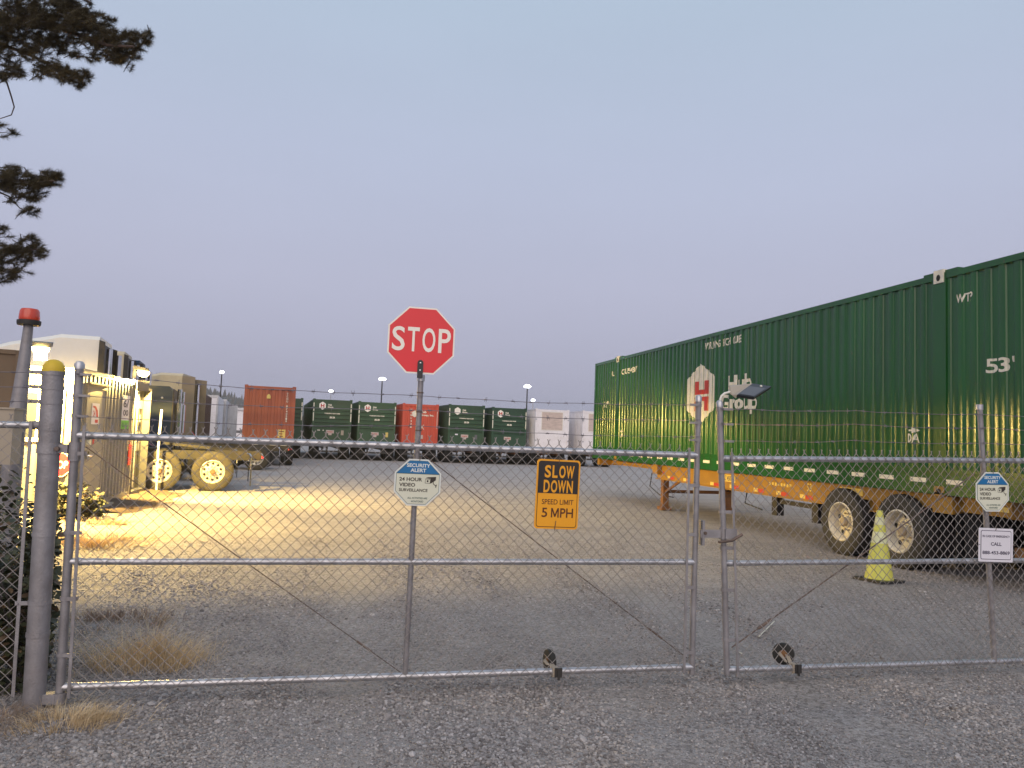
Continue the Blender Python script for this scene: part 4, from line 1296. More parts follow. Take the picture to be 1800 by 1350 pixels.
def barbed(path, m, parent, y, step=.115, seed=0):
    rr = random.Random(seed)
    # path: list of (x,z) key points, gently sagging between
    pts = []
    for (x0, z0), (x1, z1) in zip(path, path[1:]):
        n = max(6, int(abs(x1 - x0) / .06))
        for i in range(n):
            f = i / n
            pts.append((x0 + (x1 - x0) * f, z0 + (z1 - z0) * f - .02 * 4 * f * (1 - f) * min(1, abs(x1 - x0) / 2)))
    pts.append(path[-1])
    pts = [(x, y + .004 * mnoise.noise((x * 3, z * 3, seed)), z + .006 * mnoise.noise((x * 4, seed * 3.1, 0)) + .003 * mnoise.noise((x * 17, seed, 5))) for x, z in pts]
    mb = MB().tube(pts, .0021, 5)
    L = 0
    nxt = rr.uniform(.03, .1)
    for p, q in zip(pts, pts[1:]):
        p, q = Vector(p), Vector(q)
        L += (q - p).length
        if L > nxt:
            nxt = L + step * rr.uniform(.85, 1.15)
            t = (q - p).normalized()
            mb.tube([p - t * .011, p + t * .011], .0042, 5)
            for s in (-1, 1):
                a = rr.uniform(0, PI)
                e = Vector((rr.uniform(-.4, .4), math.cos(a), math.sin(a))) * rr.uniform(.013, .02)
                mb.tube([p + t * .005 * s - e, p + t * .005 * s + e], .0013, 4)
    return part('barbed_wire', mb, m, parent, True)


def clamp_band(x, z, r, y=5.0, w_=.022, ear=(0, 0)):
    mb = MB().lathe([(r + .001, -w_ / 2), (r + .004, -w_ / 2), (r + .004, w_ / 2), (r + .001, w_ / 2)], (x, y, z), (0, 0, 1), 16)
    if ear != (0, 0):
        mb.box((x + ear[0] * (r + .016), y + ear[1] * (r + .01), z), (.05, .008, w_))
        mb.tube([(x + ear[0] * (r + .026), y - .016, z), (x + ear[0] * (r + .026), y + .016, z)], .006, 6)
    return mb


GY = 5.0
MESH_Y = GY - .026


def gate_leaf(label, stileA, stileB, mid, railT, railM, railB, stands, heights, truss, group, tension):
    """stile: ((xb,zb),(xt,zt),r); rails: ((x0,z0),(x1,z1),r)"""
    t = thing('chain_link_gate', label, 'gate', (stileA[0][0], GY, 0), (0, 0, 0), group)
    V = lambda p, dy=0: (p[0], GY + dy, p[1])
    for s, nm in ((stileA, 'end_post'), (stileB, 'end_post'), (mid, 'middle_post')):
        o = part(nm, MB().tube([V(s[0]), V(s[1])], s[2], 16), M['galv_dull'], t, True, smooth=True)
        if nm == 'end_post':
            part('post_cap', MB().lathe([(s[2] + .004, -.03), (s[2] + .004, 0), (s[2] * .8, .014), (.001, .02)], V(s[1]), n=16), M['galv'], o, True, smooth=True)
        else:
            part('collar', MB().tube([(s[1][0], GY, s[1][1] - .04), V(s[1])], s[2] + .006, 14), M['galv'], o, True, smooth=True)
    for rl, nm in ((railT, 'top_rail'), (railM, 'middle_rail'), (railB, 'bottom_rail')):
        part(nm, MB().tube([V(rl[0]), V(rl[1])], rl[2], 14), M['galv'], t, True, smooth=True)
        for p in (rl[0], rl[1]):
            part('rail_end', MB().lathe([(rl[2] + .003, -.022), (rl[2] + .004, 0), (rl[2] + .003, .022)], (p[0] + (.045 if p is rl[0] else -.045), GY, p[1]), (1, 0, 0), 14), M['galv'], t, True, smooth=True)
    for (x0, z0, x1, z1) in tension:
        part('tension_bar', MB().box(((x0 + x1) / 2, MESH_Y - .004, (z0 + z1) / 2), (.017, .006, ((x1 - x0) ** 2 + (z1 - z0) ** 2) ** .5),
                                     Matrix.Rotation(math.atan2(x1 - x0, z1 - z0), 3, 'Y')), M['galv_dull'], t, True)
    for (xp, zp, rp, ex) in heights:
        part('tension_band', MB().lathe([(rp + .001, -.011), (rp + .004, -.011), (rp + .004, .011), (rp + .001, .011)], (xp, GY, zp), (0, 0, 1), 14)
             .box((xp + ex * .038, GY - .022, zp), (.075, .005, .022)), M['galv_dull'], t, True)
    for a, b, r in truss:
        part('truss_rod', MB().tube([V(a, .03), ((a[0] + b[0]) / 2, GY + .03, (a[1] + b[1]) / 2 - .004), V(b, .03)], r, 6)
             .tube([(b[0] + (a[0] - b[0]) * .10, GY + .03, b[1] + (a[1] - b[1]) * .10), (b[0] + (a[0] - b[0]) * .15, GY + .03, b[1] + (a[1] - b[1]) * .15)], r * 2.2, 6), M['cable'], t, True)
    for i, path in enumerate(stands):
        barbed(path, M['barb'], t, GY - .03, seed=i + len(label))
    return t


A = ((-1.5, .085), (-1.527, 1.988), .0245)
B = ((2.443, .07), (2.453, 1.975), .0205)
Cm = ((.480, .12), (.4965, 2.03), .0185)
hts = [(-1.507, .30, .0245, 1), (-1.51, .62, .0245, 1), (-1.515, 1.0, .0245, 1), (-1.52, 1.46, .0245, 1), (2.443, .22, .0205, -1), (2.445, .66, .0205, -1), (2.447, 1.02, .0205, -1), (2.45, 1.36, .0205, -1)]
gate = gate_leaf('wide chain link gate leaf carrying the stop sign on its middle post', A, B, Cm,
                 ((-1.511, 1.567), (2.449, 1.569), .0215), ((-1.50, .831), (2.447, .830), .0195), ((-1.502, .114), (2.445, .118), .0215),
                 [[(-1.52, 1.93), (.497, 1.893), (2.452, 1.925)], [(-1.52, 1.80), (.497, 1.802), (2.452, 1.815)], [(-1.52, 1.68), (.497, 1.70), (2.452, 1.70)]],
                 hts, [((-1.47, 1.50), (.455, .13), .0032), ((.53, 1.52), (2.42, .17), .0036)], 'swing gate leaves', [(-1.445, .06, -1.468, 1.625), (2.372, .08, 2.378, 1.62)])
A_ = []
Wl, Hl = 3.82, 1.548
Pl = bilerp((-1.445, .07), (2.378, .076), (-1.462, 1.612), (2.382, 1.614), Wl, Hl)
part('chain_link_mesh', chain_link((Wl, Hl, Pl), yoff=MESH_Y), M['wire'], gate, True, kind='stuff')
# barb wire arms (small clamps with hooks) on the end posts
for z in (1.925, 1.80, 1.68):
    part('wire_clamp', clamp_band(-1.523, z, .0245).box((-1.48, GY - .03, z), (.06, .012, .014)), M['galv_dull'], gate, True)
    part('wire_clamp', clamp_band(2.452, z - .005, .0205).box((2.405, GY - .03, z - .005), (.06, .014, .016)), M['galv_dull'], gate, True)
    part('wire_clamp', clamp_band(.496, z - .02 + .01, .0185, w_=.008), M['cable'], gate, True)

A2 = ((2.708, .06), (2.615, 1.945), .0215)
B2 = ((6.22, .08), (6.08, 2.05), .0205)
C2 = ((4.919, .09), (4.797, 2.03), .020)
hts2 = [(2.635, 1.46, .0215, 1), (2.650, 1.18, .0215, 1), (2.662, .93, .0215, 1), (2.675, .64, .0215, 1), (2.695, .30, .0215, 1)]
gate2 = gate_leaf('shorter racked chain link gate leaf on the right with the emergency number sign', A2, B2, C2,
                  ((2.634, 1.552), (6.12, 1.630), .0205), ((2.670, .822), (6.16, .853), .0190), ((2.706, .090), (6.22, .090), .0215),
                  [[(2.62, 1.905), (3.69, 1.935), (4.80, 1.955), (6.09, 1.99)], [(2.625, 1.80), (3.69, 1.835), (4.805, 1.85), (6.09, 1.88)], [(2.63, 1.68), (3.69, 1.715), (4.81, 1.735), (6.1, 1.76)]],
                  hts2, [((4.78, 1.50), (2.757, .234), .005)], 'swing gate leaves', [(2.775, .05, 2.700, 1.60)])
Wr, Hr = 3.43, 1.548
Pr = bilerp((2.773, .05), (6.18, .05), (2.702, 1.597), (6.10, 1.672), Wr, Hr)
part('chain_link_mesh', chain_link((Wr, Hr, Pr), yoff=MESH_Y), M['wire'], gate2, True, kind='stuff')
for z in (1.90, 1.795, 1.675):
    xx = 2.615 + (1.945 - z) * .0493
    part('wire_clamp', clamp_band(xx, z, .0215).box((xx + .05, GY - .03, z), (.07, .014, .016)), M['galv_dull'], gate2, True)
    xx = 4.797 + (2.03 - z) * .063
    part('wire_clamp', clamp_band(xx, z + .055, .020, w_=.006), M['galv_dull'], gate2, True)
# fork latch between the leaves
lt = part('latch', MB().box((2.49, GY - .02, 1.035), (.018, .05, .17)).box((2.545, GY - .035, 1.03), (.15, .012, .055))
          .lathe([(.0215 + .002, -.04), (.0215 + .008, -.04), (.0215 + .008, .04), (.0215 + .002, .04)], (2.657, GY, 1.03), (0, 0, 1), 14)
          .box((2.70, GY - .036, 1.03), (.085, .014, .07)), M['galv_dull'], gate, True)
part('latch_bolt', MB().tube([(2.50, GY - .055, 1.035), (2.50, GY - .02, 1.035)], .012, 8).tube([(2.60, GY - .05, .975), (2.70, GY - .05, .985), (2.78, GY - .05, 1.03)], .010, 6), M['cable'], lt, True)


def caster(gate_, x, yaw, zr, wx, wz):
    o = part('caster', MB().box((x + .02, GY, zr), (.035, .056, .058)).prism([(x - .01, GY + .0, zr + .02), (x + .02, GY + .0, zr + .02), (wx + .035, GY + .11, wz + .005), (wx + .0, GY + .11, wz + .012)], (0, .006, .008))
             .prism([(x - .03, GY + .03, zr + .035), (x - .005, GY + .03, zr + .03), (wx - .03, GY + .11, wz + .01), (wx - .045, GY + .11, wz + .0)], (0, .006, .008)), M['tanbox'], gate_, True)
    cx, cy, cz = wx, GY + .12, wz
    ax = (math.cos(yaw), math.sin(yaw), 0)
    k = part('caster_wheel', MB().lathe([(.03, -.020), (.066, -.022), (.075, -.017), (.078, 0), (.075, .017), (.066, .022), (.03, .020)], (cx, cy, cz), ax, 28), M['tyre'], o, True, smooth=True)
    part('caster_hub', MB().lathe([(.001, -.026), (.02, -.026), (.031, -.018), (.031, .018), (.02, .026), (.001, .026)], (cx, cy, cz), ax, 18), M['rustor'], o, True, smooth=True)
    part('clamp_bolt', MB().tube([(x + .04, GY - .04, zr - .045), (x + .04, GY - .04, zr + .03)], .009, 6).box((x + .04, GY - .032, zr), (.05, .01, .06)), M['blacksteel'], o, True)


caster(gate, 1.44, R(8), .117, at(966, 1158, 5.12).x, .150)
caster(gate2, 3.20, R(52), .09, at(1377, 1148, 5.12).x, .155)

# ------------------------------------------------------------------ thick gate post, hinge, left fence panel
t = thing('gate_post', 'thick grey steel gate post with a yellow domed cap', 'post', (-1.645, GY, 0))
part('pipe', MB().tube([(-1.630, GY, -.1), (-1.664, GY, 1.945)], .0585, 28), M['galv_dull'], t, True, smooth=True)
part('cap', MB().lathe([(.062, -.012), (.062, .0), (.058, .022), (.042, .048), (.02, .060), (.001, .063)], (-1.664, GY, 1.945), n=28), M['yellowcap'], t, True, smooth=True)
for z, ear in ((1.925, 1), (1.84, 1), (1.755, 1), (1.60, 0), (1.485, 0), (.99, 0), (.60, 1), (.42, 0)):
    x = -1.632 - z * .0166
    b_ = MB().lathe([(.0588, -.012), (.0620, -.012), (.0620, .012), (.0588, .012)], (x, GY, z), n=28)
    if ear: b_.box((x - .085, GY - .03, z), (.065, .008, .022)).tube([(x - .105, GY - .045, z), (x - .105, GY - .01, z)], .007, 6)
    part('band', b_, M['galv_dull'], t, True)
hg = part('hinge', MB().lathe([(.059, -.03), (.064, -.03), (.064, .03), (.059, .03)], (-1.657, GY, 1.485), n=28).box((-1.575, GY - .02, 1.485), (.05, .014, .05))
          .box((-1.575, GY + .02, 1.485), (.05, .014, .05)).lathe([(.026, -.055), (.034, -.055), (.034, .055), (.026, .055)], (-1.519, GY, 1.47), n=20), M['galv_dull'], t, True)
part('hinge_bolt', MB().tube([(-1.60, GY - .055, 1.485), (-1.60, GY + .03, 1.485)], .013, 8), M['cable'], hg, True)
part('lower_hinge', MB().box((-1.545, GY, .055), (.10, .06, .055)).lathe([(.03, -.03), (.036, -.03), (.036, .03), (.03, .03)], (-1.50, GY, .055), n=18), M['galv_dull'], t, True)

t = thing('chain_link_fence', 'chain link fence panel left of the thick post, overgrown from behind', 'fence', (-2.5, GY, 0))
part('top_rail', MB().tube([(-3.6, GY, 1.588), (-1.72, GY, 1.617)], .0205, 14), M['galv'], t, True, smooth=True)
part('rail_cup', MB().lathe([(.024, -.03), (.026, .03)], (-1.735, GY, 1.617), (1, 0, 0), 14), M['galv_dull'], t, True)
part('tension_bar', MB().box((-1.742, MESH_Y - .004, .86), (.018, .006, 1.56), Matrix.Rotation(-.012, 3, 'Y')), M['galv_dull'], t, True)
part('line_post', MB().tube([(-3.5, GY, -.1), (-3.5, GY, 2.0)], .03, 14), M['galv_dull'], t, True, smooth=True)
Wf, Hf = 1.84, 1.584
Pf = bilerp((-3.58, .03), (-1.742, .05), (-3.58, 1.62), (-1.748, 1.655), Wf, Hf)
part('chain_link_mesh', chain_link((Wf, Hf, Pf), yoff=MESH_Y), M['wire'], t, True, kind='stuff')
for i, z in enumerate((1.925, 1.84, 1.755)):
    barbed([(-3.5, z - .02), (-1.74, z)], M['barb'], t, GY - .03, seed=40 + i)

# ------------------------------------------------------------------ signs hung on the gate
SGY = MESH_Y - .014


def sign(name, label, px, y_, rot_y, group=None):
    return thing(name, label, 'sign', (px[0], y_, px[1]), (0, rot_y, 0), group)


t = sign('stop_sign', 'large red octagonal stop sign high on the gate post', (.486, 2.252), GY - .03, R(.3))
part('plate', MB().prism([(x, 0, z) for x, z in octo(.2165)], (0, .003, 0)), M['signwhite'], t)
layer(octo(.2065), -.0014, M['stopred'], t, 'red_panel')
for i, (chx, wch) in enumerate(zip('STOP', (.082, .076, .084, .080))):
    txt(chx, (-.148, -.052, .048, .150)[i], .005, wch, .158, -.0028, M['signwhite'], t, .012)
bk = part('bracket', MB().prism([(.018 * math.sin(a) + .0, -.010, -.145 + .018 * math.cos(a)) for a in [PI * (k / 8 - .5) for k in range(9)]] + [(.018, -.010, -.245), (-.018, -.010, -.245)], (0, .008, 0)), M['black'], t)
part('bolt', MB().lathe([(.001, .004), (.005, .003), (.005, 0)], (0, -.0101, -.148), (0, -1, 0), 8).lathe([(.001, .004), (.005, .003), (.005, 0)], (0, -.0101, -.195), (0, -1, 0), 8), M['chrome'], bk)


def security_sign(label, px, rot):
    t = sign('security_sign', label, px, SGY, rot, 'security alert signs')
    r = .1485
    part('plate', MB().prism([(x, 0, z) for x, z in octo(r)], (0, .003, 0)), M['signpale'], t)
    layer(octo(r - .010), -.0012, M['signgreen'], t, 'border_line')
    layer(octo(r - .0125), -.0022, M['signcream'], t, 'cream_panel')
    k = (r - .0125) * math.tan(PI / 8); q = r - .0125
    layer([(-q, k), (q, k), (k, q), (-k, q)], -.0032, M['signblue'], t, 'blue_panel')
    layer([(-q, k - .003), (q, k - .003), (q, k), (-q, k)], -.0034, M['signgreen'], t, 'border_line')
    txt('SECURITY', .0, .1085, .150, .0235, -.0042, M['signpale'], t, .03)
    txt('ALERT', .0, .0775, .100, .0235, -.0042, M['signpale'], t, .03)
    txt('24 HOUR', -.045, .019, .145, .0235, -.0034, M['signdark'], t, .025)
    txt('VIDEO', -.066, -.016, .102, .0235, -.0034, M['signdark'], t, .025)
    txt('SURVEILLANCE', -.025, -.049, .182, .0195, -.0034, M['signdark'], t, .02)
    txt('ALL ACTIVITIES ARE', .004, -.099, .126, .012, -.0034, M['signgreen'], t, .01)
    txt('MONITORED', .004, -.120, .078, .012, -.0034, M['signgreen'], t, .01)
    ic = MB()
    ic.poly([(x, -.0034, z) for x, z in ((.049, .030), (.064, .036), (.116, .040), (.115, .018), (.088, -.001), (.078, -.004), (.083, .026))])
    ic.poly([(x, -.0034, z) for x, z in ((.048, .026), (.083, .024), (.080, -.005), (.046, -.003), (.046, -.0005), (.0775, -.0025), (.080, .0215), (.050, .023), (.0485, -.0005), (.046, -.0005))])
    ic.poly([(.063 + .006 * math.cos(a), -.0034, .011 + .007 * math.sin(a)) for a in [2 * PI * i / 10 for i in range(10)]])
    ic.poly([(x, -.0034, z) for x, z in ((.099, .008), (.103, .010), (.102, -.004), (.116, -.014), (.122, -.008), (.124, -.008), (.119, -.030), (.115, -.028), (.115, -.019), (.098, -.006))])
    part('camera_symbol', ic, M['signdark'], t)
    parts('hanging_wire', MB().tube([(.004, -.006, r - .012), (.008, -.004, r + .03)], .002, 5), M['cable'], t)
    return t


security_sign('blue topped security alert sign left of the slow down sign', (.501, 1.338), R(1.0))
security_sign('blue topped security alert sign above the emergency number sign', (4.872, 1.366), R(-.6))

t = sign('speed_limit_sign', 'black and orange slow down 5 mph sign wired to the gate', (1.432, 1.281), SGY, R(1.1))
part('plate', MB().prism([(x, 0, z) for x, z in rrect(.150, .229, .022)], (0, .003, 0)), M['signyellow'], t)
layer(rrect(.1385, .2175, .017), -.0012, M['signbrown'], t, 'border_line')
layer(rrect(.1345, .2135, .015), -.0022, M['signyellow'], t, 'yellow_panel')
layer([(x, z) for x, z in rrect(.1385, .2175, .017) if z > .0] + [(-.1385, .005), (.1385, .005)], -.0032, M['signblack'], t, 'black_panel')
for i, chx in enumerate('SLOW'):
    txt(chx, (-.076, -.026, .026, .082)[i] * .98, .149, (.043, .036, .044, .056)[i], .083, -.0042, M['signyellow'], t, .028)
for i, chx in enumerate('DOWN'):
    txt(chx, (-.080, -.028, .027, .083)[i] * .98, .051, (.042, .044, .056, .043)[i], .083, -.0042, M['signyellow'], t, .028)
txt('SPEED LIMIT', .003, -.051, .218, .034, -.0034, M['signbrown'], t, .008)
txt('5', -.084, -.122, .038, .062, -.0034, M['signbrown'], t, .012)
txt('MPH', .037, -.122, .152, .062, -.0034, M['signbrown'], t, .012)
parts('hanging_wire', MB().tube([(-.001, -.006, .205), (.001, -.004, .245)], .002, 5).tube([(-.004, -.006, -.175), (-.01, -.004, -.24)], .0025, 5), M['cable'], t)

t = sign('emergency_sign', 'white emergency number sign wired to the right gate leaf', (4.90, .965), SGY, R(1.4))
part('plate', MB().prism([(x, 0, z) for x, z in rrect(.155, .126, .008)], (0, .003, 0)), M['paper'], t)
layer(rrect(.138, .109, .014), -.0012, M['ink'], t, 'border_line')
layer(rrect(.1335, .1045, .011), -.0022, M['paper'], t, 'white_panel')
txt('IN CASE OF EMERGENCY', .0, .066, .246, .0165, -.0034, M['ink'], t, .02)
txt('CALL', .0, .008, .096, .026, -.0034, M['ink'], t, .025)
txt('888-453-8869', .0, -.057, .246, .026, -.0034, M['ink'], t, .025)
parts('hanging_wire', MB().tube([(-.01, -.006, .11), (.004, -.004, .135)], .002, 5).tube([(-.16, -.004, .004), (-.148, -.006, 0)], .002, 5).tube([(.148, -.006, 0), (.175, -.004, .003)], .002, 5), M['cable'], t)

# solar lamp on the right latch post
t = thing('solar_light', 'dark solar lamp panel on a bent arm above the right gate post', 'lamp', (2.62, GY, 1.94))
part('arm', MB().tube([(0, 0, -.02), (0, 0, .03), (.01, 0, .055), (.035, 0, .075), (.075, .01, .085), (.115, .02, .092)], .008, 10), M['white'], t, smooth=True)
q1, q2, q3, q4 = at(1323, 674, 5.14), at(1356, 679, 5.14), at(1326, 698, 4.92), at(1296, 693.5, 4.92)
nrm = (q2 - q1).cross(q4 - q1).normalized()
if nrm.y > 0: nrm = -nrm
part('lamp_body', MB().prism([q1, q2, q3, q4], -nrm * .022), M['black'], t, True)
f = lambda a, b, k: a + (b - a) * k
i1, i2, i3, i4 = f(f(q1, q4, .26), f(q2, q3, .26), .05), f(f(q1, q4, .26), f(q2, q3, .26), .92), f(f(q1, q4, .95), f(q2, q3, .95), .92), f(f(q1, q4, .95), f(q2, q3, .95), .05)
part('led_panel', MB().prism([p + nrm * .001 for p in (i1, i2, i3, i4)], nrm * .002), M['panel'], t, True)
sc_ = f(f(q1, q4, .13), f(q2, q3, .13), .55)
part('motion_sensor', MB().lathe([(.001, .010), (.007, .007), (.010, 0)], sc_ + nrm * .0005, nrm, 12), M['tape_white'], t, True)
w1, w2 = at(1284, 680, 5.03), at(1286.5, 694, 4.97)
part('mount_wedge', MB().add([q1, q4, w2, w1, q1 - nrm * .03, q4 - nrm * .03, w2 + Vector((0, .03, .01)), w1 + Vector((0, .03, .01))],
     [(0, 1, 2, 3), (4, 7, 6, 5), (0, 3, 7, 4), (1, 5, 6, 2), (2, 6, 7, 3), (0, 4, 5, 1)]), M['tanbox'], t, True)  # tan paints in the lamplight falling on this side of the housing

# ------------------------------------------------------------------ cone, stick
cp = gnd(1545, 1021)
t = thing('traffic_cone', 'lime yellow traffic cone with black base in front of the chassis wheels', 'cone', (cp.x, cp.y, ground_z(cp.x, cp.y)), (R(-1), R(2), R(14)))
part('body', MB().lathe([(.172, .03), (.165, .06), (.107, .42), (.1065, .425), (.038, .875), (.034, .885), (.025, .885), (.024, .86)], (0, 0, 0), n=32), M['cone'], t, smooth=True)
part('collar', MB().lathe([(.1005, .475), (.0735, .64)], (0, 0, 0), n=32), M['conewhite'], t, smooth=True)
part('collar', MB().lathe([(.0645, .705), (.050, .80)], (0, 0, 0), n=32), M['conewhite'], t, smooth=True)
bs = [(x, z) for x, z in rrect(.235, .235, .06)]
part('base', MB().prism([(x, z, 0) for x, z in bs], (0, 0, .028)), M['black'], t)

p, q = gnd(1334, 1124), gnd(1361, 1099)
tag(part('straw_stick', MB().tube([(p.x, p.y, .02 + ground_z(p.x, p.y)), (q.x, q.y, .03 + ground_z(q.x, q.y))], .005, 6), M['straw']), 'thin pale stick lying on the gravel behind the right gate leaf', 'stick')
p, q = gnd(1300, 1146), gnd(1304, 1152)
tag(part('straw_stick', MB().tube([(p.x - .03, p.y, .02 + ground_z(p.x, p.y)), (q.x, q.y, .03 + ground_z(q.x, q.y))], .004, 6), M['straw']), 'very short pale stick on the gravel near the bottom of the right gate post', 'stick')

# ------------------------------------------------------------------ vegetation
def blades(mb, n, cx, cy, rx, ry, h, wid, lean=.5, clump=1.0, ang=0.0, rnd=random):
    subs = []
    for _ in range(max(5, n // 45)):
        a, q = rnd.uniform(0, 2 * PI), rnd.random() ** .75
        subs.append((rx * q * math.cos(a), ry * q * math.sin(a), rnd.uniform(.012, .06) * (1 + 4 * max(0, rx - .4)), rnd.uniform(.35, 1.25), rnd.uniform(0, 2 * PI), q))
    for _ in range(n):
        sx_, sy_, sr_, sh_, sa_, q = rnd.choice(subs)
        dx, dy = sx_ + rnd.gauss(0, sr_), sy_ + rnd.gauss(0, sr_)
        if rnd.random() < .08: dx, dy = rnd.uniform(-rx, rx) * 1.25, rnd.uniform(-ry, ry) * 1.25
        x = cx + dx * math.cos(ang) - dy * math.sin(ang)
        y = cy + dx * math.sin(ang) + dy * math.cos(ang)
        z = ground_z(x, y) - .005
        hh = h * rnd.uniform(.4, 1.1) * (1 - .35 * q) * sh_
        b = sa_ + rnd.gauss(0, .9)
        ln = hh * lean * rnd.uniform(.2, 1.2)
        lx, ly = math.cos(b) * ln + dx * .3, math.sin(b) * ln + dy * .3
        ws = wid * rnd.uniform(.6, 1.3)
        px, py = -math.sin(b + .6) * ws, math.cos(b + .6) * ws
        o = len(mb.v)
        for f_, wf_ in ((0, 1), (.5, .8)):
            xx, yy, zz = x + lx * f_ * f_, y + ly * f_ * f_, z + hh * f_
            mb.v += [(xx - px * wf_, yy - py * wf_, zz), (xx + px * wf_, yy + py * wf_, zz)]
        mb.v.append((x + lx, y + ly, z + hh * (1 - .15 * lean)))
        mb.f += [(o, o + 1, o + 3, o + 2), (o + 2, o + 3, o + 4)]
    return mb


def grass(label, n, cx, cy, rx, ry, h, m, wid=.0013, lean=.6, ang=0.0):
    mb = blades(MB(), n, cx, cy, rx, ry, h, wid, lean, 1, ang)
    o = part('dry_grass', mb, m)
    return tag(o, label, 'grass', None, 'stuff')


grass('airy tan tuft of dry grass behind the left end of the gate', 2300, -1.20, 5.85, .36, .28, .38, M['dry'], .0010, .9)
grass('small dull dry grass patch just beyond the tan tuft', 900, -1.75, 7.0, .5, .35, .2, M['drydark'], .0014, .8)
grass('trampled brown dry grass in front of the thick gate post', 1300, -1.85, 4.60, .70, .40, .12, M['drydark'], .0014, 1.8)
grass('wispy dry grass growing under the gate hinge', 1300, -1.33, 4.72, .32, .16, .15, M['dry'], .0013, 1.1)
ly = gnd(175, 950)
grass('bright yellow dry grass under the near floodlight', 2600, ly.x - .1, ly.y, .85, .75, .16, M['dry'], .004, .8)
ly = gnd(150, 925)
grass('sparse dry grass at the foot of the soil bank', 900, ly.x, ly.y + .6, .5, .6, .14, M['dry'], .004, .8)
grass('ragged dry grass on the soil bank along the office', 1200, -3.9, 17.6, .45, 2.2, .13, M['drydark'], .004, 1.0)


def leaf_cloud(n, fn, size, m, parent, name='foliage'):
    mb = MB()
    for _ in range(n):
        p = fn()
        if p is None: continue
        s = size * random.uniform(.55, 1.25)
        q = Matrix.Rotation(random.uniform(0, 2 * PI), 3, 'Z') @ Matrix.Rotation(random.uniform(-.9, .9), 3, 'X') @ Matrix.Rotation(random.uniform(-.7, .7), 3, 'Y')
        pts = [Vector((0, 0, 0)), Vector((.42, .38, .05)), Vector((.30, .85, .03)), Vector((0, 1.15, -.08)), Vector((-.30, .85, .03)), Vector((-.42, .38, .05))]
        o = len(mb.v)
        mb.v += [tuple(Vector(p) + q @ (v * s)) for v in pts]
        mb.f += [(o, o + 1, o + 2, o + 3), (o, o + 3, o + 4, o + 5)]
    return part(name, mb, m, parent, True, kind='stuff')


def bramble(label, x0, x1, y0, y1, h, n, size, mats, seed):
    random.seed(seed)
    t = thing('bramble_bush', label, 'bush', ((x0 + x1) / 2, (y0 + y1) / 2, 0))
    st = MB()
    canes = []
    for _ in range(22):
        x, y = random.uniform(x0, x1), random.uniform(y0, y1)
        dx, dy = random.uniform(-.5, .5), random.uniform(-.35, .25)
        hh = h * random.uniform(.5, 1.1)
        pts = [(x + dx * f_ * f_, y + dy * f_ * f_, hh * (1.35 * f_ - .45 * f_ * f_)) for f_ in (0, .25, .5, .75, 1)]
        pts = [(min(max(a, x0), x1), min(max(b, y0), y1), c_) for a, b, c_ in pts]
        if y0 < 10: pts = [(min(a, -.322 * b), b, c_) for a, b, c_ in pts]
        canes.append(pts)
        st.tube(pts, .005, 4)
    part('canes', st, M['twig'], t, True)

    def fn():
        c_ = random.choice(canes)
        f_ = random.random() * 3.999
        i = int(f_); k = f_ - i
        p = Vector(c_[i]) * (1 - k) + Vector(c_[i + 1]) * k
        p += Vector((random.gauss(0, .10), random.gauss(0, .09), random.gauss(0, .08)))
        p.x = min(max(p.x, x0 - .05), x1 + .05); p.y = max(p.y, y0)
        p.z = max(p.z, .02)
        if y0 < 10 and p.x > -.318 * p.y + .02: return None
        return p
    leaf_cloud(n, fn, size, mats[0], t)
    leaf_cloud(n // 4, fn, size * .9, mats[1], t, 'dead_leaves')
    return t


bramble('tangled olive green brambles behind the left fence panel', -3.4, -1.80, 5.25, 6.6, 1.30, 6800, .052, (M['leaf'], M['leafbrown']), 3)
bramble('strip of dark weeds between the thick post and the gate hinge', -2.05, -1.66, 5.25, 5.7, .95, 1100, .055, (M['leaf'], M['leafbrown']), 5)
bramble('low green weeds at the near corner of the grey office', -4.6, -3.95, 14.3, 15.0, .55, 700, .09, (M['leaf'], M['leafbrown']), 9)

# pine tree whose boughs hang in at the upper left
random.seed(21)
tb = gd(-330, 400, 8.0)
t = thing('pine_tree', 'pine tree with dark boughs reaching in from the left', 'tree', (tb.x, tb.y, 0))
part('trunk', MB().tube([(0, 0, -.2), (.03, 0, 2), (-.02, .05, 4), (.04, 0, 6.5), (0, 0, 9.5)], [.20, .17, .15, .12, .05], 14), M['bark'], t, smooth=True)
TR = Vector((tb.x, tb.y, 0))
twigs = MB()
needles = MB()


def tuft(p, d, ln, n, spread=1.0):
    d = Vector(d).normalized()
    for _ in range(n):
        r_ = Vector((random.gauss(0, 1), random.gauss(0, 1), random.gauss(0, 1))).normalized()
        dd = (d * random.uniform(.1, 1.0) + r_ * .75 * spread).normalized()
        b = Vector(p) + d * random.uniform(-.05, .03)
        L_ = ln * random.uniform(.65, 1.1)
        s_ = dd.cross(Vector((random.random(), random.random(), .5))).normalized() * .0018
        o = len(needles.v)
        needles.v.extend([tuple(b - s_), tuple(b + s_), tuple(b + dd * L_)])
        needles.f.append((o, o + 1, o + 2))


def bough(limb_px, d0, d1, subs, r0=.03):
    """limb through image points spread over depth d0..d1 from the trunk outwards"""
    n = len(limb_px)
    pts = [gd(px, py, d0 + (d1 - d0) * i / (n - 1)) for i, (px, py) in enumerate(limb_px)]
    z0 = pts[0].z
    pts = [Vector((TR.x, TR.y, z0 + .1))] + pts
    mb = MB().tube(pts, [r0 * (1 - .75 * i / n) for i in range(n + 1)], 8)
    part('limb', mb, M['bark'], t, True, smooth=True)
    return pts


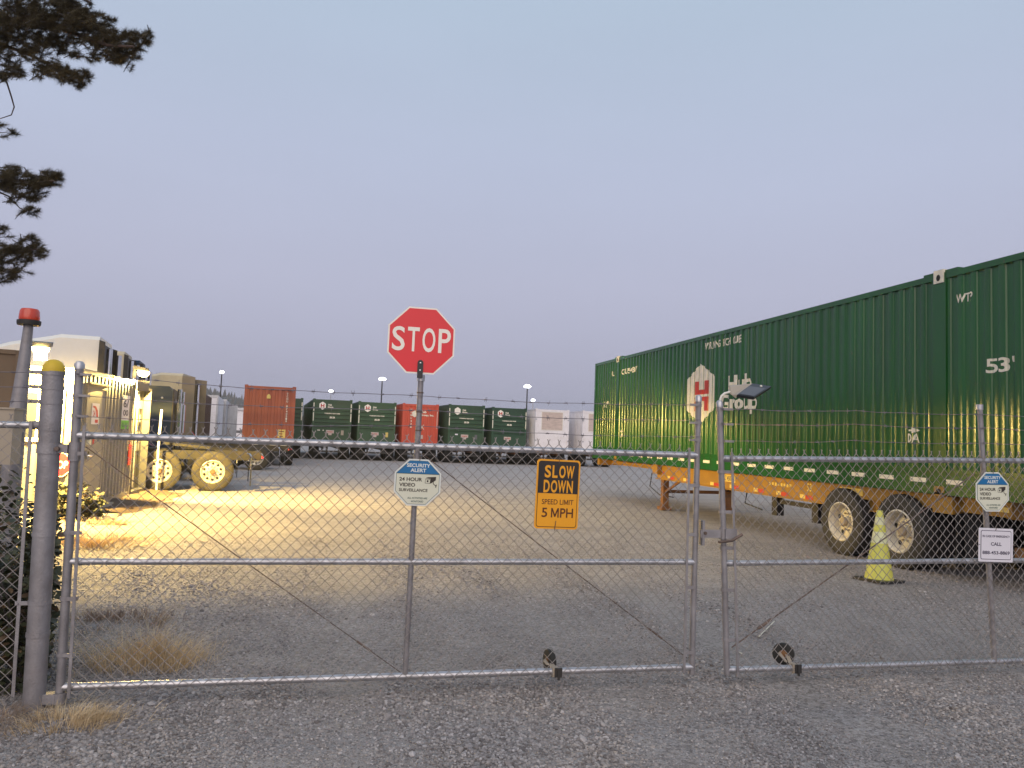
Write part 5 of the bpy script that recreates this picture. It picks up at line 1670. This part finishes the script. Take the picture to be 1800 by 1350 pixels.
def spray(px, py, d, rad, n_t, ln=.068, dirpx=(1, -.1)):
    """needle clusters on short twigs inside a bough's space"""
    c0 = gd(px, py, d)
    k = d / FPX
    for _ in range(n_t):
        a = random.uniform(0, 2 * PI); q = random.random() ** .5
        p = c0 + _rt * (math.cos(a) * rad[0] * q * k) - _up * (math.sin(a) * rad[1] * q * k) + _fw * random.gauss(0, max(rad) * k * .6)
        d_ = _rt * (dirpx[0] + random.gauss(0, .5)) + _up * (-dirpx[1] + random.gauss(0, .55)) + _fw * random.gauss(0, .6)
        d_.normalize()
        base = p - d_ * random.uniform(.05, .11)
        twigs.tube([base, p], [.004, .003], 4)
        tuft(p, d_, ln, 95)


D = 7.6
bough([(-120, 30), (-20, 40), (60, 30), (120, 55), (190, 80), (235, 82)], 8.0, D - .2, None, .045)
bough([(-120, 70), (-20, 70), (50, 95), (110, 125), (145, 135)], 8.0, D, None, .03)
bough([(-120, -60), (-10, -40), (60, -20), (130, -10), (160, 5)], 8.0, D, None, .04)
bough([(-120, 290), (-20, 310), (40, 318), (95, 318)], 8.0, D - .1, None, .03)
bough([(-20, 330), (15, 345), (35, 366), (45, 370)], 7.8, D - .1, None, .012)
bough([(-120, 420), (-30, 438), (30, 445), (65, 438)], 8.0, D - .1, None, .03)
bough([(-60, 100), (-10, 120), (12, 145), (20, 170), (25, 188), (20, 202), (2, 208), (-20, 210)], 8.0, D, None, .012)
bough([(-60, 200), (-20, 234), (5, 233), (18, 232)], 8.0, D, None, .008)
for s in [((20, 10), (60, 30), 60), ((85, 15), (55, 28), 60), ((135, 12), (30, 26), 34), ((60, 45), (60, 28), 60), ((115, 48), (45, 22), 44), ((10, 55), (30, 30), 30),
          ((150, 42), (28, 16), 20), ((165, 62), (34, 18), 30), ((195, 78), (34, 20), 34), ((215, 90), (22, 16), 20), ((190, 40), (12, 8), 6), ((243, 75), (14, 14), 10), ((258, 66), (7, 12), 6),
          ((225, 68), (12, 12), 8), ((165, 102), (10, 8), 5), ((205, 104), (16, 6), 7), ((130, 97), (8, 7), 4), ((100, 80), (14, 10), 8), ((95, 72), (20, 10), 8),
          ((70, 82), (22, 14), 10), ((55, 95), (20, 10), 8), ((85, 115), (26, 13), 18), ((112, 128), (24, 14), 18), ((135, 140), (16, 12), 10), ((148, 136), (12, 8), 7), ((70, 130), (12, 10), 5),
          ((10, 100), (20, 14), 8), ((25, 125), (14, 10), 7), ((8, 135), (14, 10), 7), ((38, 128), (8, 8), 3), ((20, 78), (25, 15), 10), ((-30, 60), (60, 60), 40), ((-40, 10), (40, 40), 30),
          ((0, 222), (5, 5), 2), ((24, 231), (4, 5), 2), ((11, 242), (3, 4), 1)]:
    spray(s[0][0], s[0][1], D, s[1], int(s[2] * 1.5))
for s in [((0, 318), (30, 20), 24), ((35, 320), (30, 20), 30), ((65, 325), (22, 18), 20), ((85, 316), (14, 12), 10), ((98, 312), (9, 10), 8), ((20, 300), (14, 8), 6), ((45, 343), (22, 10), 10),
          ((46, 370), (14, 6), 7), ((22, 353), (5, 4), 2), ((82, 306), (5, 6), 3), ((-25, 320), (30, 24), 14)]:
    spray(s[0][0], s[0][1], D, s[1], int(s[2] * 1.5))
for s in [((10, 445), (30, 22), 28), ((40, 440), (22, 20), 22), ((56, 425), (9, 10), 7), ((68, 442), (12, 9), 8), ((20, 470), (22, 12), 12), ((22, 488), (10, 7), 5), ((2, 402), (6, 10), 4), ((2, 485), (8, 12), 5), ((-25, 450), (30, 28), 14)]:
    spray(s[0][0], s[0][1], D, s[1], int(s[2] * 1.5))
for s in [((-70, 20), (50, 40), 60), ((-110, 60), (50, 40), 50), ((-60, 75), (45, 25), 36), ((-70, 300), (45, 24), 40), ((-120, 300), (40, 24), 24), ((-75, 435), (45, 26), 40), ((-125, 425), (40, 26), 24),
          ((-50, 215), (30, 16), 14), ((-90, -60), (60, 40), 50), ((-20, -60), (60, 30), 50), ((80, -40), (60, 22), 40)]:
    spray(s[0][0], s[0][1], D + .1, s[1], int(s[2] * 1.3))
part('twigs', twigs, M['twig'], t, True, kind='stuff')
part('needles', needles, M['needle'], t, True, kind='stuff')

# ------------------------------------------------------------------ loose gravel stones near the gate
rock_col = bpy.data.collections.new('rock_shapes')
M['stone'] = bpy.data.materials.new('gravel_stone'); M['stone'].use_nodes = True
n, l = M['stone'].node_tree.nodes, M['stone'].node_tree.links
b = n['Principled BSDF']; b.inputs['Roughness'].default_value = .85
oi = n.new('ShaderNodeObjectInfo')
cr = n.new('ShaderNodeValToRGB')
e = cr.color_ramp.elements
e[0].position = 0; e[0].color = (.135, .119, .113, 1)
e[1].position = 1; e[1].color = (.52, .48, .46, 1)
for p_, c_ in ((.3, (.245, .221, .207)), (.55, (.30, .274, .264)), (.75, (.345, .308, .280)), (.93, (.42, .39, .375))):
    k = e.new(p_); k.color = (*c_, 1)
l.new(oi.outputs['Random'], cr.inputs[0])
t2 = n.new('ShaderNodeTexCoord'); nz = n.new('ShaderNodeTexNoise'); nz.inputs['Scale'].default_value = 3
l.new(t2.outputs['Object'], nz.inputs['Vector'])
mm = n.new('ShaderNodeMapRange'); mm.inputs[3].default_value = .7; mm.inputs[4].default_value = 1.3
l.new(nz.outputs[0], mm.inputs[0])
mu = n.new('ShaderNodeMix'); mu.data_type = 'RGBA'; mu.blend_type = 'MULTIPLY'; mu.inputs[0].default_value = 1
l.new(cr.outputs[0], mu.inputs[6]); l.new(mm.outputs[0], mu.inputs[7])
ln_ = n.new('ShaderNodeTexNoise'); ln_.inputs['Scale'].default_value = .9; ln_.inputs['Detail'].default_value = 5
l.new(oi.outputs['Location'], ln_.inputs['Vector'])
lr = n.new('ShaderNodeValToRGB'); le = lr.color_ramp.elements
le[0].position = .34; le[0].color = (.89, .90, .94, 1)
le[1].position = .66; le[1].color = (1.08, 1.04, 1.0, 1)
l.new(ln_.outputs[0], lr.inputs[0])
mv = n.new('ShaderNodeMix'); mv.data_type = 'RGBA'; mv.blend_type = 'MULTIPLY'; mv.inputs[0].default_value = 1
l.new(mu.outputs[2], mv.inputs[6]); l.new(lr.outputs[0], mv.inputs[7]); l.new(mv.outputs[2], b.inputs['Base Color'])
rr = random.Random(5)
for v in range(6):
    bm = bmesh.new()
    bmesh.ops.create_icosphere(bm, subdivisions=1, radius=1.0)
    for vt in bm.verts:
        k = 1 + rr.uniform(-.24, .24)
        vt.co = Vector((vt.co.x * k * rr.uniform(.95, 1.05), vt.co.y * k * (.78 + .05 * v % .2), vt.co.z * k * .62))
    me = bpy.data.meshes.new('rock'); bm.to_mesh(me); bm.free()
    me.materials.append(M['stone'])
    rock_col.objects.link(bpy.data.objects.new('rock', me))


def scatter_pts():
    P, S = [], []
    N = 520000
    Y = 3.0 + 9.5 * rng.random(N) ** 1.25
    # view wedge with a margin
    c_, s_ = math.cos(YAW), math.sin(YAW)
    U = rng.uniform(-.80, .80, N)
    X = Y * (s_ + U * c_) / (c_ - U * s_)
    wgt = np.minimum(1.0, (4.2 / Y) ** 1.1) * rng.uniform(.6, 1, N)
    keep = rng.random(N) < wgt * .60
    X, Y = X[keep], Y[keep]
    size = .0050 + .0082 * rng.random(len(X)) ** 1.8
    out, so = [], []
    for x, y, s in zip(X, Y, size):
        pn = mnoise.noise((x * .5 + 3, y * .5, 8.0)) + .5 * mnoise.noise((x * 1.6, y * 1.6, 1.0))
        # compacted lane in the middle: fewer loose stones
        if pn > .12 and random.random() < .55: s *= .55
        elif pn < -.2: s *= 1.25
        if x < -1.0 and y < 5: s *= 1.25
        if y > 5.2: s *= .8
        if random.random() < .012: s *= random.uniform(1.5, 2.3)
        q_ = rut(x, y)
        if q_ > .4: s *= 1 - .25 * q_
        out.append((x, y, ground_z(x, y) + s * .1)); so.append(s * (1.0 if y < 7 else 1.25))
    return out, so


random.seed(11)
pts, sizes = scatter_pts()
me = bpy.data.meshes.new('gravel_stones')
me.from_pydata(pts, [], [])
at_ = me.attributes.new('stone_size', 'FLOAT', 'POINT')
at_.data.foreach_set('value', np.array(sizes, dtype=np.float32))
gs = bpy.data.objects.new('gravel_stones', me)
COL.objects.link(gs)
tag(gs, 'loose grey crushed stones covering the ground around the gate', 'gravel', None, 'stuff')
ng = bpy.data.node_groups.new('scatter_stones', 'GeometryNodeTree')
ng.interface.new_socket('Geometry', in_out='INPUT', socket_type='NodeSocketGeometry')
ng.interface.new_socket('Geometry', in_out='OUTPUT', socket_type='NodeSocketGeometry')
gi, go = ng.nodes.new('NodeGroupInput'), ng.nodes.new('NodeGroupOutput')
ip = ng.nodes.new('GeometryNodeInstanceOnPoints')
ci = ng.nodes.new('GeometryNodeCollectionInfo')
ci.inputs['Collection'].default_value = rock_col
ci.inputs['Separate Children'].default_value = True
ci.inputs['Reset Children'].default_value = True
rv = ng.nodes.new('FunctionNodeRandomValue'); rv.data_type = 'FLOAT_VECTOR'
rv.inputs[0].default_value = (-.5, -.5, 0); rv.inputs[1].default_value = (.5, .5, 6.28)
na = ng.nodes.new('GeometryNodeInputNamedAttribute'); na.data_type = 'FLOAT'; na.inputs['Name'].default_value = 'stone_size'
ip.inputs['Pick Instance'].default_value = True
ng.links.new(gi.outputs[0], ip.inputs['Points']); ng.links.new(ci.outputs[0], ip.inputs['Instance'])
ng.links.new(rv.outputs[0], ip.inputs['Rotation']); ng.links.new(na.outputs[0], ip.inputs['Scale'])
ng.links.new(ip.outputs[0], go.inputs[0])
md = gs.modifiers.new('scatter', 'NODES'); md.node_group = ng
print('stones', len(pts))

# ------------------------------------------------------------------ evening haze
hz_m = bpy.data.materials.new('haze'); hz_m.use_nodes = True
n, l = hz_m.node_tree.nodes, hz_m.node_tree.links
n.clear()
o_ = n.new('ShaderNodeOutputMaterial'); pv = n.new('ShaderNodeVolumePrincipled')
pv.inputs['Color'].default_value = (.86, .88, .95, 1)
pv.inputs['Density'].default_value = .00035
pv.inputs['Anisotropy'].default_value = 0.0
l.new(pv.outputs[0], o_.inputs['Volume'])
hz = part('haze', MB().b2(-3050, 3050, -450, 4050, -1.6, 90), hz_m)
tag(hz, 'thin evening haze over the yard and the hill', None, None, 'stuff')
